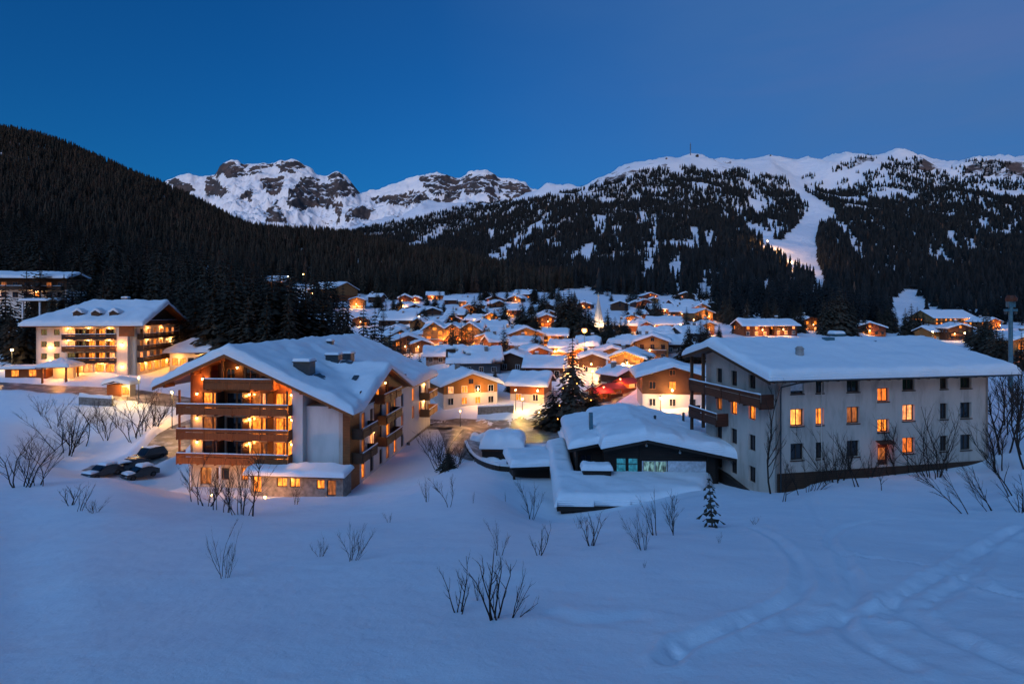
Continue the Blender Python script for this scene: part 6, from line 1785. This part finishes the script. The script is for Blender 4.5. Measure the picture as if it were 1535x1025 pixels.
def curved_wall():
    pts = smooth_line([(698,668),(706,684),(724,698),(750,706),(782,708)], 5)
    ps = [hit(*q) for q in pts]
    o = thing('kerb_wall', 'low curved dark wall with snow edging the driveway below the garage', 'wall')
    V, Fq = [], []
    mb = MB(); sn = MB()
    for i in range(len(ps)-1):
        a, c = ps[i], ps[i+1]
        d = Vector((c.x-a.x, c.y-a.y, 0)).normalized(); n = Vector((-d.y, d.x, 0))*.16
        for m_, lo, hi, w_ in ((mb, -1.0, .62, 1.0), (sn, .63, .85, 1.25)):
            k = [a-n*w_, a+n*w_, c+n*w_, c-n*w_]
            v = [(q.x, q.y, q.z+lo) for q in k]+[(q.x, q.y, q.z+hi) for q in k]
            m_.add(v, [(0, 3, 2, 1), (4, 5, 6, 7), (0, 1, 5, 4), (1, 2, 6, 5), (2, 3, 7, 6), (3, 0, 4, 7)])
    mb.build('masonry', M['wood_black'], o); sn.build('snow_cap', M['snow'], o)
curved_wall()
# piste floodlight
p = hit(1152, 372)
street_lamp(1150, 375, 361, 70000, 'floodlight at the top of the lit ski run on the mountain', 'bulb', (1, .48, .15), .7)
street_lamp(1168, 390, 377, 60000, 'floodlight halfway along the lit ski run', 'bulb', (1, .48, .15), .7)
street_lamp(1186, 405, 393, 45000, 'floodlight at the lower end of the lit ski run', 'bulb', (1, .48, .15), .7)
# church spire
def church():
    p = hit(897, 512)
    o = thing('church', 'pale floodlit church spire rising above the dark grove', 'church', p)
    k = p.y/F
    zt = lambda py: -(py-HY)*k-p.z
    r0 = 7.5*k
    MB().box(-r0*.95, r0*.95, -r0*.95, r0*.95, -2, zt(484)).build('tower', M['spire'], o)
    mb = MB(); mb.lathe([(r0*1.05, zt(484)), (r0*.92, zt(480)), (r0*.5, zt(462)), (.12, zt(444))], (0, 0, 0), 8); mb.build('spire', M['spire'], o)
    mb = MB(); mb.lathe([(.15, 0), (.5, .4), (.15, .9), (.06, 1.6)], (0, 0, zt(444)-.1), 8); mb.build('finial', M['cream'], o)
    for x in (-r0*.45, r0*.45): MB().box(x-.5, x+.5, -r0-.06, -r0*.95-.002, zt(484)-4, zt(484)-1.5).build('window', M['frame_dark'], o)
    MB().prism([(-r0*.9, zt(505)), (r0*.9, zt(505)), (0, zt(497))], 'y', r0, r0*3).build('nave_roof', M['snow'], o)
    for x in (-1, 1):
        point((x*r0*1.6, -r0*2.0, zt(488)), 800, (1, .66, .38), .4, o)
M['spire'] = m_plaster('pale_spire_render', (.66, .60, .52))
church()
M['fairy'] = m_bulb('fairy_light', (1.0, .66, .42), .75)
# light chains on the tall spruce
def tree_lights():
    for t in [o for o in scene.objects if o.get('label', '').startswith('tallest dark spruce hung')]:
        r = random.Random(5)
        for k in range(15):
            u = r.uniform(.08, .8); a = r.uniform(3.4, 6.0)-t.rotation_euler.z; rad = .2*(1-u)**.8+.01
            c = Vector((rad*math.cos(a), rad*math.sin(a), u)); s = .0058
            mb = MB(); mb.lathe([(s*.3, -s), (s, 0), (s*.3, s)], c, 6)
            o = mb.build('fairy_bulb', M['fairy_warm'], t)
        for u in (.2, .45): point((0, -.26*(1-u), u), 160, (1, .5, .1), .1, t)
tree_lights()
# ski-lift pylon at the right
def pylon():
    p = P(1515, 560, 92)
    z = hgt(p.x, p.y); top = -(452-HY)/F*92
    h = top-z
    o = thing('lift_pylon', 'teal steel pylon with a cross arm and lamp box behind the long roof end', 'pylon', (p.x, p.y, z))
    mb = MB(); mb.tube([(0, 0, -.5), (0, 0, h)], [.34, .28], 12); mb.build('mast', M['teal_metal'], o)
    mb = MB(); mb.box(-1.0, 1.0, -.2, .2, h-1.6, h-1.2); mb.box(-.55, .55, -.3, .3, h-.9, h-.02); mb.build('cross_arm', M['teal_metal'], o)
    mb = MB(); mb.lathe([(.75, 0), (.8, .5), (.5, 1.0)], (.1, 0, h+.01), 10); mb.build('head_box', M['wood_red'], o)
    for k in range(12): MB().box(.36, .72, -.02, .02, h*.25+k*.6, h*.25+k*.6+.04).build('rung', M['teal_metal'], o)
    for x in (-.8, .8): MB().lathe([(.12, -.5), (.22, -.3), (.22, -.05)], (x, 0, h-1.6), 8).build('sheave', M['dark_metal'], o)
pylon()
def mast():
    p = hit(1035, 233.5, 1500)
    o = thing('radio_mast', 'thin radio mast on the snowy summit of the ski mountain', 'mast', p)
    h = 19/F*p.y; w_ = 1.1
    mb = MB()
    for s in ((-1, -1), (1, -1), (1, 1), (-1, 1)): mb.tube([(s[0]*w_, s[1]*w_, -2), (s[0]*.5, s[1]*.5, h)], [.5, .3], 4)
    for i in range(8):
        z = h*i/8; mb.box(-w_, w_, -w_, w_, z, z+.6)
    mb.build('lattice', M['dark_metal'], o)
    for z in (.45, .6, .78): MB().lathe([(2.4, 0), (2.6, 1.5), (2.2, 3)], (0, 0, h*z), 8).build('aerial_drum', M['dark_metal'], o)
    for px in (1045, 999, 1155):
        p = hit(px, np.interp(px, ra[:, 0], ra[:, 1])+3, 1500)
        q = thing('summit_hut', {1045: 'small dark station hut beside the radio mast', 999: 'tiny hut on the shoulder of the summit ridge', 1155: 'tiny cairn hut on the pointed summit'}[px], 'hut', p)
        k = {1045: 1.0, 999: .6, 1155: .55}[px]
        MB().prism([(-5*k, -3), (5*k, -3), (5*k, 6*k), (0, 9*k), (-5*k, 6*k)], 'y', -4*k, 4*k).build('wall', M['wood_black'], q)
        MB().prism([(-6*k, 5.7*k), (0, 9.2*k), (6*k, 5.7*k), (6*k, 6.4*k), (0, 10*k), (-6*k, 6.4*k)], 'y', -4.6*k, 4.6*k).build('roof', M['slate'], q)
mast()
# ------------------------------------------------------------------ sky, last light and camera
w = bpy.data.worlds.new('World'); scene.world = w; w.use_nodes = True
nt = w.node_tree; bg = nt.nodes['Background']
SUN_EL, SUN_ROT = 1.5, 205.0
sky = nt.nodes.new('ShaderNodeTexSky'); sky.sky_type = 'NISHITA'; sky.sun_disc = False
sky.sun_elevation = R(SUN_EL); sky.sun_rotation = R(SUN_ROT); sky.altitude = 1500; sky.ozone_density = 4.5; sky.dust_density = .3
nt.links.new(sky.outputs[0], bg.inputs['Color'])
bg.inputs["Strength"].default_value = .13
# a veil of pink afterglow towards the south-east
tc = nt.nodes.new('ShaderNodeTexCoord')
dp = nt.nodes.new('ShaderNodeVectorMath'); dp.operation = 'DOT_PRODUCT'; dp.inputs[1].default_value = Vector((.72, .58, .38)).normalized()
nt.links.new(tc.outputs['Generated'], dp.inputs[0])
vn = noise(nt, coords(nt, (1.2, 1.2, 3.5), 'Generated'), 1.6, 4, .5)
g1 = ramp(nt, dp.outputs['Value'], [(.35, 0.0), (.60, .07), (.8, .40), (1.0, 1.0)])
veil = mix_col(nt, 1.0, g1, ramp(nt, vn, [(.25, .55), (.75, 1.25)]), 'MULTIPLY')
tint = mix_col(nt, 1.0, sky.outputs[0], (.33, 1.0, 1.13), 'MULTIPLY')
skyc = mix_col(nt, veil, tint, (.22, .56, 1.36))
wv = noise(nt, coords(nt, (1.0, 1.0, 7.0), 'Generated'), 1.3, 5, .55)
wisp = mix_col(nt, 1.0, ramp(nt, dp.outputs['Value'], [(.74, 0.0), (.97, .20)]), ramp(nt, wv, [(.48, 0.0), (.66, 1.0)]), 'MULTIPLY')
skyc = mix_col(nt, wisp, skyc, (.52, .60, 1.30))
# the last rose light low in the west, behind the viewpoint
d2 = nt.nodes.new('ShaderNodeVectorMath'); d2.operation = 'DOT_PRODUCT'; d2.inputs[1].default_value = Vector((-.15, -.98, .12)).normalized()
nt.links.new(tc.outputs['Generated'], d2.inputs[0])
lobe = ramp(nt, d2.outputs['Value'], [(.88, 0.0), (.95, .35), (1.0, 1.0)])
skyc = mix_col(nt, 1.0, skyc, mix_col(nt, 1.0, lobe, (19.0, 10.5, 3.5), 'MULTIPLY'), 'ADD')
nt.links.new(skyc, bg.inputs['Color'])
sun = bpy.data.lights.new('twilight_glow', 'SUN'); suno = bpy.data.objects.new('twilight_glow', sun); col.objects.link(suno)
sun.energy = .72; sun.color = (.27, .55, 1.0); sun.angle = R(45)
suno.rotation_euler = Vector((.42, .66, -.66)).to_track_quat('-Z', 'Y').to_euler()
cam = bpy.data.cameras.new('camera'); camo = bpy.data.objects.new('camera', cam); col.objects.link(camo)
camo.location = (0, 0, 0); camo.rotation_euler = (R(90), 0, 0)
cam.sensor_width = 36; cam.lens = F/1535*36
cam.shift_y = -(512.5-HY)/1535
cam.shift_x = 0
cam.clip_start = .1; cam.clip_end = 20000
scene.camera = camo
vs = scene.view_settings
scene.display_settings.display_device = 'sRGB'
vs.view_transform = 'Standard'; vs.look = 'None'; vs.gamma = 1; vs.use_curve_mapping = False
vs.exposure = 1.12
scene.cycles.use_denoising = True
scene.cycles.max_bounces = 5; scene.cycles.diffuse_bounces = 3; scene.cycles.glossy_bounces = 2; scene.cycles.transmission_bounces = 2
scene.cycles.sample_clamp_indirect = 4.0
scene.cycles.use_light_tree = True
